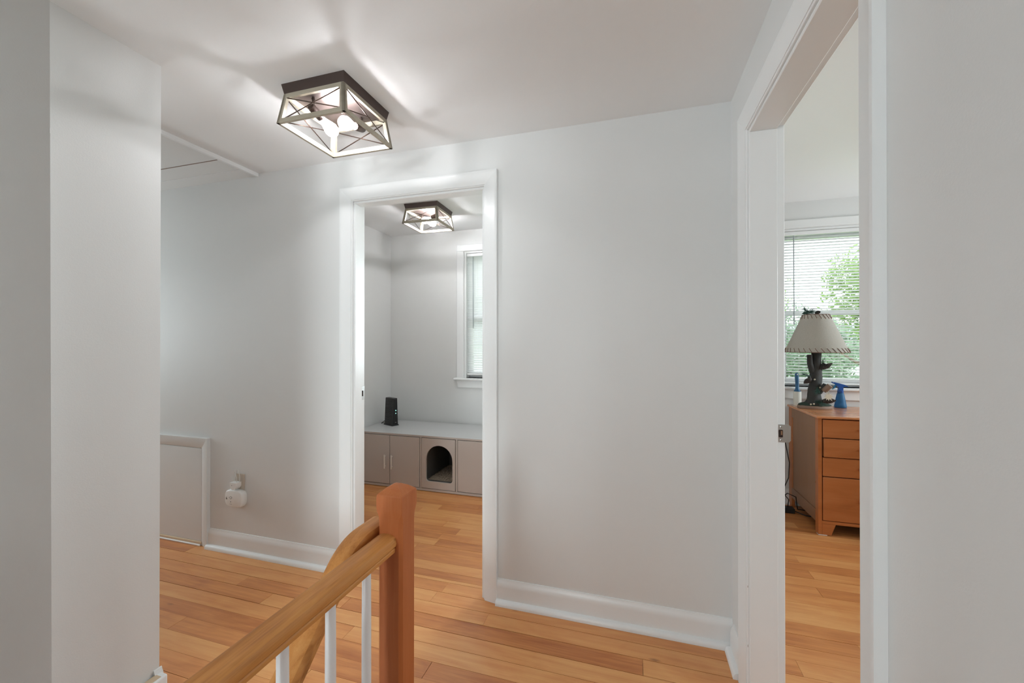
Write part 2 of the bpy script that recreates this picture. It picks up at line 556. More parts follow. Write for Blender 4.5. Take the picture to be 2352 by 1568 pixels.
def lay(parent, x0, x1, y0, y1, anchor, lmin, lmax, cuts=None):
    k0 = math.floor((y0 - anchor) / PITCH_Y)
    k = k0
    rng = random.Random(int((x0 + 10) * 100 + (y1 + 10) * 1000))
    while anchor + k * PITCH_Y < y1 - 1e-4:
        a, b = max(y0, anchor + k * PITCH_Y), min(y1, anchor + (k + 1) * PITCH_Y)
        xs = [x0]
        if cuts and k in cuts:
            xs += cuts[k]
        else:
            x = x0 + rng.uniform(0.15, lmax)
            while x < x1 - 0.25:
                xs.append(x)
                x += rng.uniform(lmin, lmax)
        xs.append(x1)
        g = rng.choice((0.0008, 0.0012, 0.0018, 0.0028))
        for s, e in zip(xs, xs[1:]):
            o = link('plank', PLANK, parent)
            o.scale = (e - s - rng.choice((0.0005, 0.001, 0.0018)), b - a - g, 0.018)
            o.location = ((s + e) / 2, (a + b) / 2, rng.uniform(-0.0004, 0.0003))
        k += 1


STX = -0.640        # right edge of the stair opening
STY = 1.010         # top nosing of the stairs
mb = MB()
mb.box(-5.2, XR, STY, YB2, -0.22, -0.0185)
mb.box(STX, XR, YN, STY, -0.22, -0.0185)
floor = struct(mb.build('floor', M['sub']))
lay(floor, -5.2, XR, STY, 1.806, 1.806, 0.6, 1.6, {-1: [-3.9, -2.55, -0.651, 0.9], -2: [-3.9, -2.0, -1.35, 0.034], -3: [-3.9, -1.75], -5: [-3.9, -2.3, -0.770], -6: [-3.9, -1.985], -4: [-3.9, -1.2, 0.2]})
lay(floor, -5.2, XR, 1.806, YB2, 1.806, 1.0, 2.0, {0: [-3.9, -2.62, -0.96], 1: [-3.9, -1.9, -0.94]})
lay(floor, STX, XR, YN, STY, 1.806, 0.5, 1.1)
floor1 = struct(MB().box(-2.435, XR, YB2, YW, -0.22, -0.0185).build('floor', M['sub']))
lay(floor1, -2.435, XR, YB2, YW, 1.806, 0.55, 1.5)
floor2 = struct(MB().box(XR, 3.2, -1.0, YW, -0.22, -0.0185).build('floor', M['sub']))
lay(floor2, XR, 3.2, -1.0, YW, 1.806, 0.5, 1.7)

# ------------------------------------------------------------------ staircase below the frame
stairs = sempty('staircase', (0, 0, 0))
for k in range(13):
    zt = -0.195 * (k + 1)
    yf = STY - 0.225 * (k + 1)
    MB().box(-1.66, STX - 0.0185, yf - 0.025, yf + 0.225, zt - 0.03, zt, 0.008, 2).build('tread', M['newel'], stairs)
    MB().box(-1.66, STX - 0.0185, yf + 0.2040, yf + 0.2235, zt + 0.0005, zt + 0.164).build('riser', M['trim'], stairs)
MB().box(-1.66, STX, STY - 0.030, STY - 0.0005, -0.030, 0.0, 0.008, 2).build('nosing', M['newel'], stairs)
MB().box(STX - 0.018, STX - 0.0005, YN, STY - 0.031, -0.225, 0.0, 0.002).build('fascia_board', M['trim'], stairs)
struct(MB().box(STX, STX + 0.1, YN, STY, -2.7, -0.22).build('wall_stair_right', M['wall']))
struct(MB().box(XL, STX, YN, STY + 0.3, -2.8, -2.7).build('floor', M['sub']))


# ------------------------------------------------------------------ trim profiles
def strip(mb, p0, p1, face, prof, upv=(0, 0, 1), m0=0, m1=0):
    """extrude profile (t along face, h along upv) from p0 to p1; m0/m1: mitre (shift along dir by h*m)"""
    p0, p1, face, upv = Vector(p0), Vector(p1), Vector(face), Vector(upv)
    d = (p1 - p0).normalized()
    a = [p0 + face * t + upv * h + d * (m0 * h) for t, h in prof]
    b = [p1 + face * t + upv * h + d * (m1 * h) for t, h in prof]
    mb.loft([a, b])
    return mb


BASE = [(0, 0), (0.015, 0), (0.015, 0.082), (0.0135, 0.094), (0.0095, 0.104), (0.006, 0.111), (0.0045, 0.117), (0, 0.118)]
SHOE = [(0.015, 0), (0.036, 0), (0.0355, 0.009), (0.032, 0.017), (0.026, 0.0225), (0.015, 0.025)]


def baseboard(name, runs):
    root = sempty(name)
    for p0, p1, face in runs:
        strip(MB(), p0, p1, face, BASE).build('board', M['trim'], root, True, 40)
        strip(MB(), p0, p1, face, SHOE).build('shoe_molding', M['trim'], root, True, 40)
    return root


baseboard('baseboard_back', [((-2.535, YB, 0), (-1.5550, YB, 0), (0, -1, 0)), ((-0.642, YB, 0), (XR, YB, 0), (0, -1, 0))])
baseboard('baseboard_right', [((XR, YB - 0.037, 0), (XR, 1.716, 0), (-1, 0, 0)), ((XR, 0.80, 0), (XR, YN, 0), (-1, 0, 0))])
baseboard('baseboard_left', [((XL, 1.040, -0.030), (XL, 1.066, -0.030), (1, 0, 0))])
baseboard('baseboard_room', [((-2.435, YW, 0), (XR, YW, 0), (0, -1, 0)), ((XR2, YW, 0), (3.2, YW, 0), (0, -1, 0)), ((-2.435, YB2, 0), (-2.435, YW - 0.037, 0), (1, 0, 0))])
# worn stub of skirting at the foot of the stair wall corner, paint flaking on its top edge
stub = bpy.data.objects['baseboard_left']
MB().box(XL + 0.001, XL + 0.040, 0.80, 1.064, -0.19, 0.072, 0.008, 3).build('skirt_board', M['trim'], stub, True, 40)
MB().box(XL + 0.006, XL + 0.034, 0.985, 1.045, 0.0715, 0.0728, 0.0005).build('bare_patch', M['trim_bare'], stub)

CAS = [(0, 0.0), (0.0085, 0.0), (0.0105, 0.010), (0.0125, 0.022), (0.018, 0.052), (0.0200, 0.060), (0.0195, 0.066), (0, 0.066)]


def casing_set(root, plane, c, face, u0, u1, zt, head_mat=None):
    """mitred casings on a wall plane; plane 'Y' -> u is X, plane 'X' -> u is Y; rv reveal"""
    rv = 0.006
    P = (lambda u, z: (u, c, z)) if plane == 'Y' else (lambda u, z: (c, u, z))
    U = Vector((1, 0, 0)) if plane == 'Y' else Vector((0, 1, 0))
    f = Vector(face)
    strip(MB(), P(u0 - rv, 0.0), P(u0 - rv, zt + rv), f, CAS, -U, 0, 1).build('casing', M['trim'], root, True, 35)
    strip(MB(), P(u1 + rv, 0.0), P(u1 + rv, zt + rv), f, CAS, U, 0, 1).build('casing', M['trim'], root, True, 35)
    strip(MB(), P(u0 - rv, zt + rv), P(u1 + rv, zt + rv), f, CAS, (0, 0, 1), -1, 1).build('head_casing', M['trim'], root, True, 35)


# back doorway -------------------------------------------------------
d1 = sempty('door_1')
casing_set(d1, 'Y', YB, (0, -1, 0), D1[0], D1[1], D1[2])
casing_set(d1, 'Y', YB2, (0, 1, 0), D1[0], D1[1], D1[2])
JY0, JY1 = YB - 0.004, YB2 + 0.004
MB().box(D1[0] - JT, D1[0], JY0, JY1, 0, D1[2] + JT, 0.002).build('jamb', M['trim'], d1)
MB().box(D1[1], D1[1] + JT, JY0, JY1, 0, D1[2] + JT, 0.002).build('jamb', M['trim'], d1)
MB().box(D1[0], D1[1], JY0, JY1, D1[2], D1[2] + JT, 0.002).build('head_jamb', M['trim'], d1)
for a, b, z0, z1 in ((D1[0], D1[0] + 0.012, 0, D1[2] - 0.012), (D1[1] - 0.012, D1[1], 0, D1[2] - 0.012), (D1[0], D1[1], D1[2] - 0.012, D1[2])):
    MB().box(a, b, YB + 0.006, YB + 0.066, z0, z1, 0.002).build('door_stop', M['trim'], d1)
sp = MB().box(D1[0] - 0.001, D1[0] + 0.0015, YB + 0.072, YB2 + 0.002, 0.945, 1.022, 0.0006).build('strike_plate', M['chrome'], d1)
MB().box(D1[0] + 0.0005, D1[0] + 0.002, YB + 0.078, YB + 0.090, 0.966, 0.998).build('latch_hole', M['gap'], sp)

# right doorway ------------------------------------------------------
d2 = sempty('door_2')
casing_set(d2, 'X', XR, (-1, 0, 0), D2[0], D2[1], D2[2])
casing_set(d2, 'X', XR2, (1, 0, 0), D2[0], D2[1], D2[2])
JX0, JX1 = XR - 0.006, XR2 + 0.008
MB().box(JX0, JX1, D2[0] - JT, D2[0], 0, D2[2] + JT, 0.002).build('jamb', M['trim'], d2)
MB().box(JX0, JX1, D2[1], D2[1] + JT, 0, D2[2] + JT, 0.002).build('jamb', M['trim'], d2)
MB().box(JX0, JX1, D2[0], D2[1], D2[2], D2[2] + JT, 0.002).build('head_jamb', M['trim'], d2)
for a, b, z0, z1 in ((D2[0], D2[0] + 0.011, 0, D2[2] - 0.011), (D2[1] - 0.011, D2[1], 0, D2[2] - 0.011), (D2[0], D2[1], D2[2] - 0.011, D2[2])):
    MB().box(XR + 0.001, 0.484, a, b, z0, z1, 0.002).build('door_stop', M['trim'], d2)
# strike plate with curled lip, screws and latch hole
mb = MB()
prof = [(0.485, 0.929), (0.489, 0.925)]
pl = rounded(0.4835, 0.523, 0.922, 0.984, 0.006, 4)
mb.poly([(x, D2[1] - 0.0005, z) for x, z in pl], (0, -0.0018, 0))
sp = mb.build('strike_plate', M['chrome'], d2)
lip = [[(0.521 + 0.007 * math.sin(a), D2[1] - 0.0005 + 0.010 * (1 - math.cos(a)) - 0.0018 * k, z) for z in (0.927, 0.935, 0.971, 0.979)] for k in (0,) for a in (0, 0.3, 0.6, 0.9, 1.2, 1.5)]
MB().loft(lip, cap=False, closed=False).build('lip', M['chrome'], sp, True)
mb = MB()
mb.poly([(x, D2[1] - 0.0020, z) for x, z in rounded(0.488, 0.501, 0.939, 0.966, 0.003, 3)], (0, -0.0006, 0))
mb.build('latch_hole', M['gap'], sp)
MB().box(0.4945, 0.499, D2[1] - 0.0032, D2[1] - 0.0026, 0.948, 0.962).build('latch_lining', M['deskside'], sp)
for z in (0.9295, 0.9755):
    s = MB().lathe([(0.0001, 0), (0.0035, 0), (0.0035, 0.0006), (0.002, 0.0012)], 12, (0.4955, D2[1] - 0.0023, z), (0, -1, 0)).build('screw', M['chrome'], sp, True, 40)
    MB().box(0.4948, 0.4962, D2[1] - 0.0039, D2[1] - 0.0034, z - 0.0012, z + 0.0012).build('slot', M['mark'], s)
# paint chips on the jamb edges
for p, sz in (((0.3885, D2[1] - 0.0121, 0.405), 0.006), ((0.3885, D2[1] - 0.0121, 0.195), 0.008), ((0.4841, D2[1] - 0.0045, 0.52), 0.010)):
    MB().box(p[0] - 0.0006, p[0] + 0.0006, p[1] - 0.0004, p[1] + 0.0006, p[2] - sz / 2, p[2] + sz / 2).build('paint_chip', M['slab'], d2)

# ------------------------------------------------------------------ windows
def window(name, W, axis='Y', c=YW, c2=YW2, inner=-1):
    """double-hung window; axis Y wall: u = X; face points to -inner side"""
    root = sempty(name)
    u0, u1, z0, z1 = W

    def bx(a, b, d0, d1, s, e, nm, mat=M['trim'], bev=0.002, par=root):
        mb = MB()
        lo, hi = min(c + d0, c + d1), max(c + d0, c + d1)
        if axis == 'Y':
            mb.box(a, b, lo, hi, s, e, bev)
        else:
            mb.box(lo, hi, a, b, s, e, bev)
        return mb.build(nm, mat, par)
    o = -inner
    cw = 0.078
    bx(u0 - cw, u0 - 0.004, 0, -0.018 * o, z0 - 0.02, z1 + 0.0, 'casing', bev=0.004)
    bx(u1 + 0.004, u1 + cw, 0, -0.018 * o, z0 - 0.02, z1 + 0.0, 'casing', bev=0.004)
    bx(u0 - cw, u1 + cw, 0, -0.018 * o, z1 + 0.001, z1 + 0.066, 'head_casing', bev=0.004)
    bx(u0 - cw - 0.025, u1 + cw + 0.025, 0.10 * o, -0.045 * o, z0 - 0.022, z0, 'stool', bev=0.006)
    # apron with slanted ends
    mb = MB()
    za, zb = z0 - 0.0225, z0 - 0.092
    pts = [(u0 - cw, za), (u1 + cw, za), (u1 + cw - 0.018, zb), (u0 - cw + 0.018, zb)]
    if axis == 'Y':
        mb.poly([(u, c, z) for u, z in pts], (0, -0.017 * o, 0))
    else:
        mb.poly([(c, u, z) for u, z in pts], (-0.017 * o, 0, 0))
    mb.build('apron', M['trim'], root)
    # jamb liners
    bx(u0, u0 + 0.018, 0.0, 0.16 * o, z0, z1, 'jamb')
    bx(u1 - 0.018, u1, 0.0, 0.16 * o, z0, z1, 'jamb')
    bx(u0 + 0.018, u1 - 0.018, 0.0, 0.16 * o, z1 - 0.018, z1, 'head_jamb')
    bx(u0 + 0.018, u1 - 0.018, 0.10 * o, 0.16 * o, z0, z0 + 0.02, 'sill')
    zm = 1.51 if z0 > 0.9 and z1 > 2.15 else (z0 + z1) / 2
    for s, e, d, nm in ((z0 + 0.02, zm + 0.02, 0.075, 'lower_sash'), (zm - 0.02, z1 - 0.018, 0.112, 'upper_sash')):
        mb = MB()
        a, b = u0 + 0.018, u1 - 0.018
        for q in ((a, a + 0.042, s, e), (b - 0.042, b, s, e), (a + 0.042, b - 0.042, s, s + 0.042), (a + 0.042, b - 0.042, e - 0.042, e)):
            lo, hi = sorted((c + d * o, c + (d + 0.034) * o))
            if axis == 'Y':
                mb.box(q[0], q[1], lo, hi, q[2], q[3])
            else:
                mb.box(lo, hi, q[0], q[1], q[2], q[3])
        sash = mb.build(nm, M['trim'], root)
        bx(a + 0.04, b - 0.04, (d + 0.015) * o, (d + 0.019) * o, s + 0.04, e - 0.04, 'pane', M['glass'], 0, sash)
    return root


window('window_1', W1)
window('window_2', W2)
window('added_window_6', W6)  # unseen window added to let fill into the far room
window('added_window_3', W3, 'X', 3.2, 3.4)  # made up beyond view as an opening for bedroom fill
window('added_window_8', W8, 'X', 3.2, 3.4)  # second unseen bedroom window, added to brighten the far end
window('added_window_4', W4, 'Y', YN, YN - 0.15, inner=1)  # not seen; added for the hall fill behind the camera
window('added_window_7', W7, 'Y', YN, YN - 0.15, inner=1)  # added at the stair foot so fill reaches the ceiling
window('added_window_5', W5, 'X', -5.2, -5.3, inner=1)  # unseen landing window, added for fill from the left

# ------------------------------------------------------------------ attic hatch in the hall ceiling
hatch = thing('attic_hatch', 'painted attic hatch with thin trim in the ceiling at far left of hall', 'attic hatch', (-2.6, 1.4, ZC))
HX0, HX1 = -3.05 + 2.6, -2.150 + 2.6
MB().box(HX1 - 0.016, HX1, -0.50, 0.499, -0.021, 0, 0.001).build('side_trim', M['trim'], hatch)
MB().box(HX0, HX1 - 0.016, 0.399, 0.4995, -0.016, 0, 0.001).build('edge_trim', M['wall'], hatch)
MB().box(HX0, HX1 - 0.016, 0.2735, 0.3985, -0.0135, 0, 0.001).build('frame_board', M['wall'], hatch)
MB().box(HX0, HX1 - 0.018, -0.48, 0.2705, -0.012, 0, 0.001).build('panel', M['wall'], hatch)
MB().box(HX0, HX1 - 0.018, 0.2700, 0.2738, -0.0139, 0).build('gap', M['slab'], hatch)

# ------------------------------------------------------------------ knee-wall access door
acc = thing('access_door', 'low white painted access door set into hall back wall beside baseboard', 'access door', (-2.8, YB, 0))
ax1 = -2.533 + 2.8
za = 0.676
ACC = [(0, 0), (0.004, 0.0), (0.007, 0.004), (0.010, 0.020), (0.022, 0.058), (0.022, 0.066), (0, 0.066)]
strip(MB(), (ax1 - 0.066, 0, 0.0), (ax1 - 0.066, 0, za - 0.066), (0, -1, 0), ACC, (1, 0, 0), 0, 1).build('side_casing', M['wall'], acc, True, 30)
strip(MB(), (-0.43, 0, za - 0.066), (ax1 - 0.066, 0, za - 0.066), (0, -1, 0), ACC, (0, 0, 1), 0, 1).build('top_casing', M['wall'], acc, True, 30)
MB().box(-0.43, ax1 - 0.068, -0.004, 0, 0.024, za - 0.069, 0.001).build('panel', M['wall'], acc)
MB().box(-0.43, ax1 - 0.064, -0.012, 0, 0.010, 0.0235, 0.001).build('bare_wood_strip', M['trim_bare'], acc)
MB().box(-0.43, ax1 - 0.066, -0.018, 0, 0.0, 0.0098, 0.002).build('sill_strip', M['trim'], acc)

# ================================================================== THINGS
# ------------------------------------------------------------------ ceiling lights
def ceiling_light(label, x, y, z, rz, flip, bulb):
    root = thing('ceiling_light', label, 'ceiling light', (x, y, z), 'square caged ceiling lights', rz)
    t, b = 0.1465, 0.139
    mb = MB()
    mb.loft([[(-t, -t, 0), (t, -t, 0), (t, t, 0), (-t, t, 0)], [(-b, -b, -0.036), (b, -b, -0.036), (b, b, -0.036), (-b, b, -0.036)]])
    mb.build('canopy', M['bronze'], root)
    zt, zb = -0.036, -0.158
    ht, hb = 0.1395, 0.1575
    wd, th = 0.018, 0.011

    def P(u, v, s):          # u: along the side (-1..1), v: 0 top .. 1 bottom; side index s
        h = ht + (hb - ht) * v
        q = [(u * h, -h), (h, u * h), (-u * h, h), (-h, -u * h)][s]
        return Vector((q[0], q[1], zt + (zb - zt) * v))
    inw = [Vector((0, th, 0)), Vector((-th, 0, 0)), Vector((0, -th, 0)), Vector((th, 0, 0))]
    dv = wd / (zt - zb)
    for s in range(4):
        du = wd / ht
        for v0, v1, nm in ((0, dv, 'top_rail'), (1 - dv, 1, 'bottom_rail')):
            MB().poly([P(-1, v0, s), P(1, v0, s), P(1, v1, s), P(-1, v1, s)], inw[s]).build(nm, M['frame'], root)
        MB().poly([P(-1, dv, s), P(-1 + du, dv, s), P(-1 + du, 1 - dv, s), P(-1, 1 - dv, s)], inw[s]).build('post', M['frame'], root)
        MB().poly([P(1 - du, dv, s), P(1, dv, s), P(1, 1 - dv, s), P(1 - du, 1 - dv, s)], inw[s]).build('post', M['frame'], root)
        for a0, a1, off in (((-1 + du, dv), (1 - du, 1 - dv), 0.35), ((-1 + du, 1 - dv), (1 - du, dv), 0.65)):
            p, q = P(a0[0], a0[1], s) + inw[s] * off, P(a1[0], a1[1], s) + inw[s] * off
            MB().tube([p, q], 0.0021, 8).build('wire_brace', M['wire'], root, True)
    # two horizontal sockets with bulbs, hung from short stems
    for k in (-1, 1):
        sy = k * 0.045
        dx = k * flip
        cx = -dx * 0.088
        st = MB().tube([(cx, sy, -0.036), (cx, sy, -0.074)], 0.0055, 12).build('stem', M['bronze'], root, True, 40)
        MB().lathe([(0.0075, 0), (0.0075, 0.004), (0.004, 0.008)], 12, (cx, sy, -0.046)).build('nut', M['bronze'], st, True, 40)
        MB().lathe([(0.004, -0.018), (0.014, -0.016), (0.0165, -0.008), (0.0165, 0.040), (0.0155, 0.043)], 20, (cx, sy, -0.083), (dx, 0, -0.30)).build('socket', M['bronze'], root, True, 40)
        bl = [(0.0125, 0.0), (0.0135, 0.012), (0.018, 0.026), (0.0245, 0.044), (0.0285, 0.060), (0.0265, 0.075), (0.0185, 0.087), (0.006, 0.0925), (0.0008, 0.093)]
        MB().lathe(bl, 16, (cx + dx * 0.0408, sy, -0.0953), (dx, 0, -0.30)).build('bulb', M['bulbglass'], root, True)
        MB().lathe([(0.0008, 0.024), (0.0055, 0.026), (0.0062, 0.048), (0.0055, 0.070), (0.0008, 0.072)], 8, (cx + dx * 0.0408, sy, -0.0953), (dx, 0, -0.30)).build('filament', bulb, root, True)
    MB().box(0.02, 0.028, -0.004, 0.004, -0.046, -0.0361).build('screw', M['chrome'], root)
    return root


ceiling_light('square cage ceiling light with dark base on hall ceiling, nearest', -1.178, 1.415, ZC, math.pi / 2, 1, M['bulb'])
ceiling_light('square cage ceiling light on the far room ceiling, seen through doorway', -1.622, 3.03, ZR, 0.02, 1, M['bulb2'])

# ------------------------------------------------------------------ stair railing
NX, NY = -0.672, 1.060
rail = thing('stair_railing', 'wooden stair railing with square newel post and white balusters', 'railing', (NX, NY, 0))


def octo(h, c, z):
    return [(h - c, -h, z), (h, -h + c, z), (h, h - c, z), (h - c, h, z), (-h + c, h, z), (-h, h - c, z), (-h, -h + c, z), (-h + c, -h, z)]


rings = [octo(0.0395, 0.0090, 0.0), octo(0.0395, 0.0090, 0.735), octo(0.0396, 0.0084, 0.752), octo(0.0399, 0.0066, 0.766), octo(0.0408, 0.0030, 0.777), octo(0.0416, 0.0012, 0.785),
         octo(0.0420, 0.0010, 0.795), octo(0.0421, 0.0010, 0.815), octo(0.0418, 0.0015, 0.828), octo(0.0405, 0.0022, 0.832), octo(0.024, 0.0015, 0.8450), octo(0.008, 0.001, 0.8535), octo(0.0015, 0.0004, 0.8548)]
MB().loft(rings).build('newel_post', M['newel'], rail)
# level guard rail towards the viewer, moulded section
RPH = [(0.0265, 0.0), (0.0275, 0.0095), (0.0262, 0.0125), (0.0240, 0.0140), (0.0242, 0.0165), (0.0300, 0.0180), (0.0318, 0.0245), (0.0312, 0.0335), (0.0275, 0.0418), (0.0200, 0.0473), (0.0100, 0.0497)]
RP = RPH + [(0.0, 0.0502)] + [(-u, v) for u, v in RPH[::-1]]
ZG = 0.672
MB().loft([[(u - 0.008, y, ZG + v) for u, v in RP] for y in (-0.039, -3.2)]).build('guard_rail', M['rail'], rail, True, 24)
by = [0.9276, 0.7938, 0.6578]
ys = by + [0.6578 - 0.135 * k for k in range(1, 20)]
for y in ys:
    if y - NY < -3.1:
        break
    MB().lathe([(0.0118, 0.0), (0.0125, 0.25), (0.0122, 0.55), (0.0115, ZG + 0.003)], 16, (-0.008, y - NY, 0)).build('baluster', M['white_bal'], rail, True, 50)
# stair handrail: level beside the newel, then a gooseneck dropping down the stairs
SX = -0.0815
path = [(SX, 0.030, ZG + 0.012), (SX, -0.045, ZG + 0.012)]
R, A = 0.125, math.radians(43)
for k in range(1, 11):
    a = A * k / 10
    path.append((SX, -0.045 - R * math.sin(a), ZG + 0.012 - R * (1 - math.cos(a))))
yl, zl = path[-1][1], path[-1][2]
path.append((SX, yl - 2.2 * math.cos(A), zl - 2.2 * math.sin(A)))
MB().sweep(path, RP, (1, 0, 0)).build('stair_handrail', M['rail'], rail, True, 24)

# ------------------------------------------------------------------ plug-in device on the hall wall
out = thing('wall_outlet', 'beige outlet plate on hall wall holding a plugged-in white adapter', 'outlet', (-2.287, YB, 0.42))
MB().box(-0.036, 0.036, -0.005, 0, -0.058, 0.058, 0.002).build('cover_plate', M['beige'], out)
for z in (-0.02, 0.02):
    MB().poly([(x, -0.005, z + q) for x, q in rounded(-0.016, 0.016, -0.0145, 0.0145, 0.006, 4)], (0, -0.002, 0)).build('receptacle', M['beige'], out)
ad = thing('power_adapter', 'small white plug adapter in the wall outlet above the alarm', 'adapter', (-2.298, YB - 0.007, 0.420))
mb = MB()
pr = [(math.cos(a) * 0.026, math.sin(a) * 0.030) for a in [math.radians(180 + 18 * k) for k in range(11)]]
pr = [(0.026, 0.012)] + pr[::-1] + [(-0.026, 0.012)]
mb.poly([(x, 0, z) for x, z in pr], (0, -0.034, 0)).build('body', M['white_plastic'], ad)
MB().lathe([(0.002, 0), (0.002, 0.001)], 8, (-0.008, -0.034, -0.004), (0, -1, 0)).build('led', M['mark'], ad)
cable_pts = [(0.010, -0.017, 0.012), (0.006, -0.016, 0.040), (-0.004, -0.015, 0.068), (-0.010, -0.012, 0.080), (-0.020, -0.009, 0.068), (-0.026, -0.006, 0.030), (-0.026, -0.006, -0.020), (-0.022, -0.008, -0.05)]
MB().tube(cable_pts, 0.0017, 8).build('cable', M['whitecable'], ad, True)
cable2 = [(0.020, -0.006, 0.010), (0.019, -0.005, 0.045), (0.008, -0.005, 0.078), (0.001, -0.005, 0.084), (-0.006, -0.005, 0.076), (-0.010, -0.005, 0.05)]
MB().tube(cable2, 0.0017, 8).build('cable', M['whitecable'], ad, True)
al = thing('plug_in_alarm', 'rounded white plug-in gas alarm on hall wall below the outlet', 'alarm', (-2.304, YB - 0.0, 0.334))
mb = MB()
fr = [(0.96, 0.0), (1.0, 0.006), (1.0, 0.020), (0.975, 0.028), (0.92, 0.033), (0.86, 0.0345)]
base = []
for k in range(40):
    a = 2 * math.pi * k / 40
    ex = 2 / 3.6
    base.append((0.070 * math.copysign(abs(math.cos(a)) ** ex, math.cos(a)), 0.052 * math.copysign(abs(math.sin(a)) ** ex, math.sin(a))))
mb.loft([[(x * s, -d, z * s) for x, z in base] for s, d in fr])
mb.build('case', M['white_plastic'], al, True, 50)
for (x, z, r) in ((-0.052, 0.004, 0.0025), (-0.052, -0.003, 0.0032), (-0.047, -0.004, 0.0022)):
    MB().lathe([(r, 0), (r, 0.0012)], 10, (x, -0.0343, z), (0, -1, 0)).build('indicator', M['mark'], al)
MB().poly([(-0.032, -0.0344, 0.006), (-0.018, -0.0344, 0.015), (-0.006, -0.0344, 0.006), (-0.018, -0.0344, -0.004)], (0, -0.0008, 0)).build('test_button', M['greyprint'], al)
MB().poly([(-0.0275, -0.0353, 0.006), (-0.018, -0.0353, 0.0125), (-0.010, -0.0353, 0.006), (-0.018, -0.0353, -0.0005)], (0, -0.0004, 0)).build('button_face', M['white_plastic'], al)
MB().box(-0.021, -0.015, -0.0353, -0.0344, -0.022, -0.016).build('printed_mark', M['greyprint'], al)
MB().box(-0.026, -0.008, -0.0353, -0.0344, -0.033, -0.0315).build('printed_line', M['greyprint'], al)

# ------------------------------------------------------------------ litter cabinet in the far room
CY0, CY1 = 3.135, 3.690
CXL, CXR = -2.425, -0.60
CH = 0.476
cab = thing('litter_cabinet', 'long low grey cabinet with arched cat opening along far room wall', 'cabinet', ((CXL + CXR) / 2, (CY0 + CY1) / 2, 0))
ox, oy = (CXL + CXR) / 2, (CY0 + CY1) / 2


def cbx(x0, x1, y0, y1, z0, z1, nm, mat=M['cab'], bev=0.001, par=cab):
    return MB().box(x0 - ox, x1 - ox, y0 - oy, y1 - oy, z0, z1, bev).build(nm, mat, par)


cbx(CXL, CXR, CY0 - 0.002, CY1, CH - 0.015, CH, 'top_board', M['cabtop'])
cbx(CXL, CXR, CY0 - 0.0028, CY0 - 0.0021, CH - 0.0150, CH - 0.0004, 'edge_band', M['cab'], 0)
cbx(CXL, CXR, CY0, CY1, 0.004, 0.024, 'base_board')
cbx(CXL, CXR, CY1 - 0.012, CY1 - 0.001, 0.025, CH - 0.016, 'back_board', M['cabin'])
for x in (CXL, -1.764, -1.428, CXR - 0.016):
    cbx(x, x + 0.016, CY0 + 0.001, CY1 - 0.013, 0.0245, CH - 0.0155, 'upright')
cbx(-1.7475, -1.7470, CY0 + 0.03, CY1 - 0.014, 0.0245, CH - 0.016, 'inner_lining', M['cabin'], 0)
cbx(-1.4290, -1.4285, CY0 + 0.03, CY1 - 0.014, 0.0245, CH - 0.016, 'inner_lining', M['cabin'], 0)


def cdoor(x0, x1, hx=None):
    d = cbx(x0, x1, CY0 - 0.003, CY0 + 0.013, 0.029, CH - 0.020, 'door', bev=0.0015)
    if hx is not None:
        h = cbx(hx - 0.006, hx + 0.006, CY0 - 0.026, CY0 - 0.018, 0.165, 0.287, 'handle', M['pull'], 0.002, d)
        for z in (0.18, 0.268):
            cbx(hx - 0.004, hx + 0.004, CY0 - 0.018, CY0 - 0.003, z, z + 0.008, 'handle', M['pull'], 0.001, d)
    return d


cdoor(-2.408, -2.0625, -2.101)
cdoor(-2.0585, -1.768, -2.032)
cdoor(-1.4080, -1.015, None)
cdoor(-1.011, -0.6175, None)
# arched panel
bm = bmesh.new()
x0, x1, z0, z1 = -1.7440, -1.4320, 0.029, CH - 0.020
arch = []
axc, ahw, zs, zbm = -1.580, 0.124, 0.274, 0.088
for k in range(17):
    a = math.pi * k / 16
    arch.append((axc + ahw * math.cos(a), zs + ahw * math.sin(a)))
rr = 0.028
for k in range(5):
    a = math.radians(180 + 90 * k / 4)
    arch.append((axc - ahw + rr + rr * math.cos(a), zbm + rr + rr * math.sin(a)))
for k in range(5):
    a = math.radians(270 + 90 * k / 4)
    arch.append((axc + ahw - rr + rr * math.cos(a), zbm + rr + rr * math.sin(a)))
outer = []
for (x, z) in arch:      # matching point on the rectangle, projected from the arch centre
    cxx, czz = axc, 0.235
    dx, dz = x - cxx, z - czz
    t = min([((x1 if dx > 0 else x0) - cxx) / dx if abs(dx) > 1e-9 else 9e9, ((z1 if dz > 0 else z0) - czz) / dz if abs(dz) > 1e-9 else 9e9])
    outer.append((cxx + dx * t, czz + dz * t))
corners = [(x1, z1), (x0, z1), (x0, z0), (x1, z0)]
for cxr, czr in corners:   # snap the nearest outline point to each corner
    i = min(range(len(outer)), key=lambda q: (outer[q][0] - cxr) ** 2 + (outer[q][1] - czr) ** 2)
    outer[i] = (cxr, czr)
mb = MB()
n = len(arch)
yf, yb_ = CY0 - 0.003 - oy, CY0 + 0.013 - oy
V = {}
for nm, ring, yy in (('of', outer, yf), ('af', arch, yf), ('ob', outer, yb_), ('ab', arch, yb_)):
    V[nm] = [mb.bm.verts.new((x - ox, yy, z)) for x, z in ring]
for i in range(n):
    j = (i + 1) % n
    mb.bm.faces.new((V['of'][i], V['of'][j], V['af'][j], V['af'][i]))
    mb.bm.faces.new((V['ob'][i], V['ab'][i], V['ab'][j], V['ob'][j]))
    mb.bm.faces.new((V['af'][i], V['af'][j], V['ab'][j], V['ab'][i]))
    mb.bm.faces.new((V['of'][i], V['ob'][i], V['ob'][j], V['of'][j]))
mb.build('arched_panel', M['cab'], cab)
bm.free()
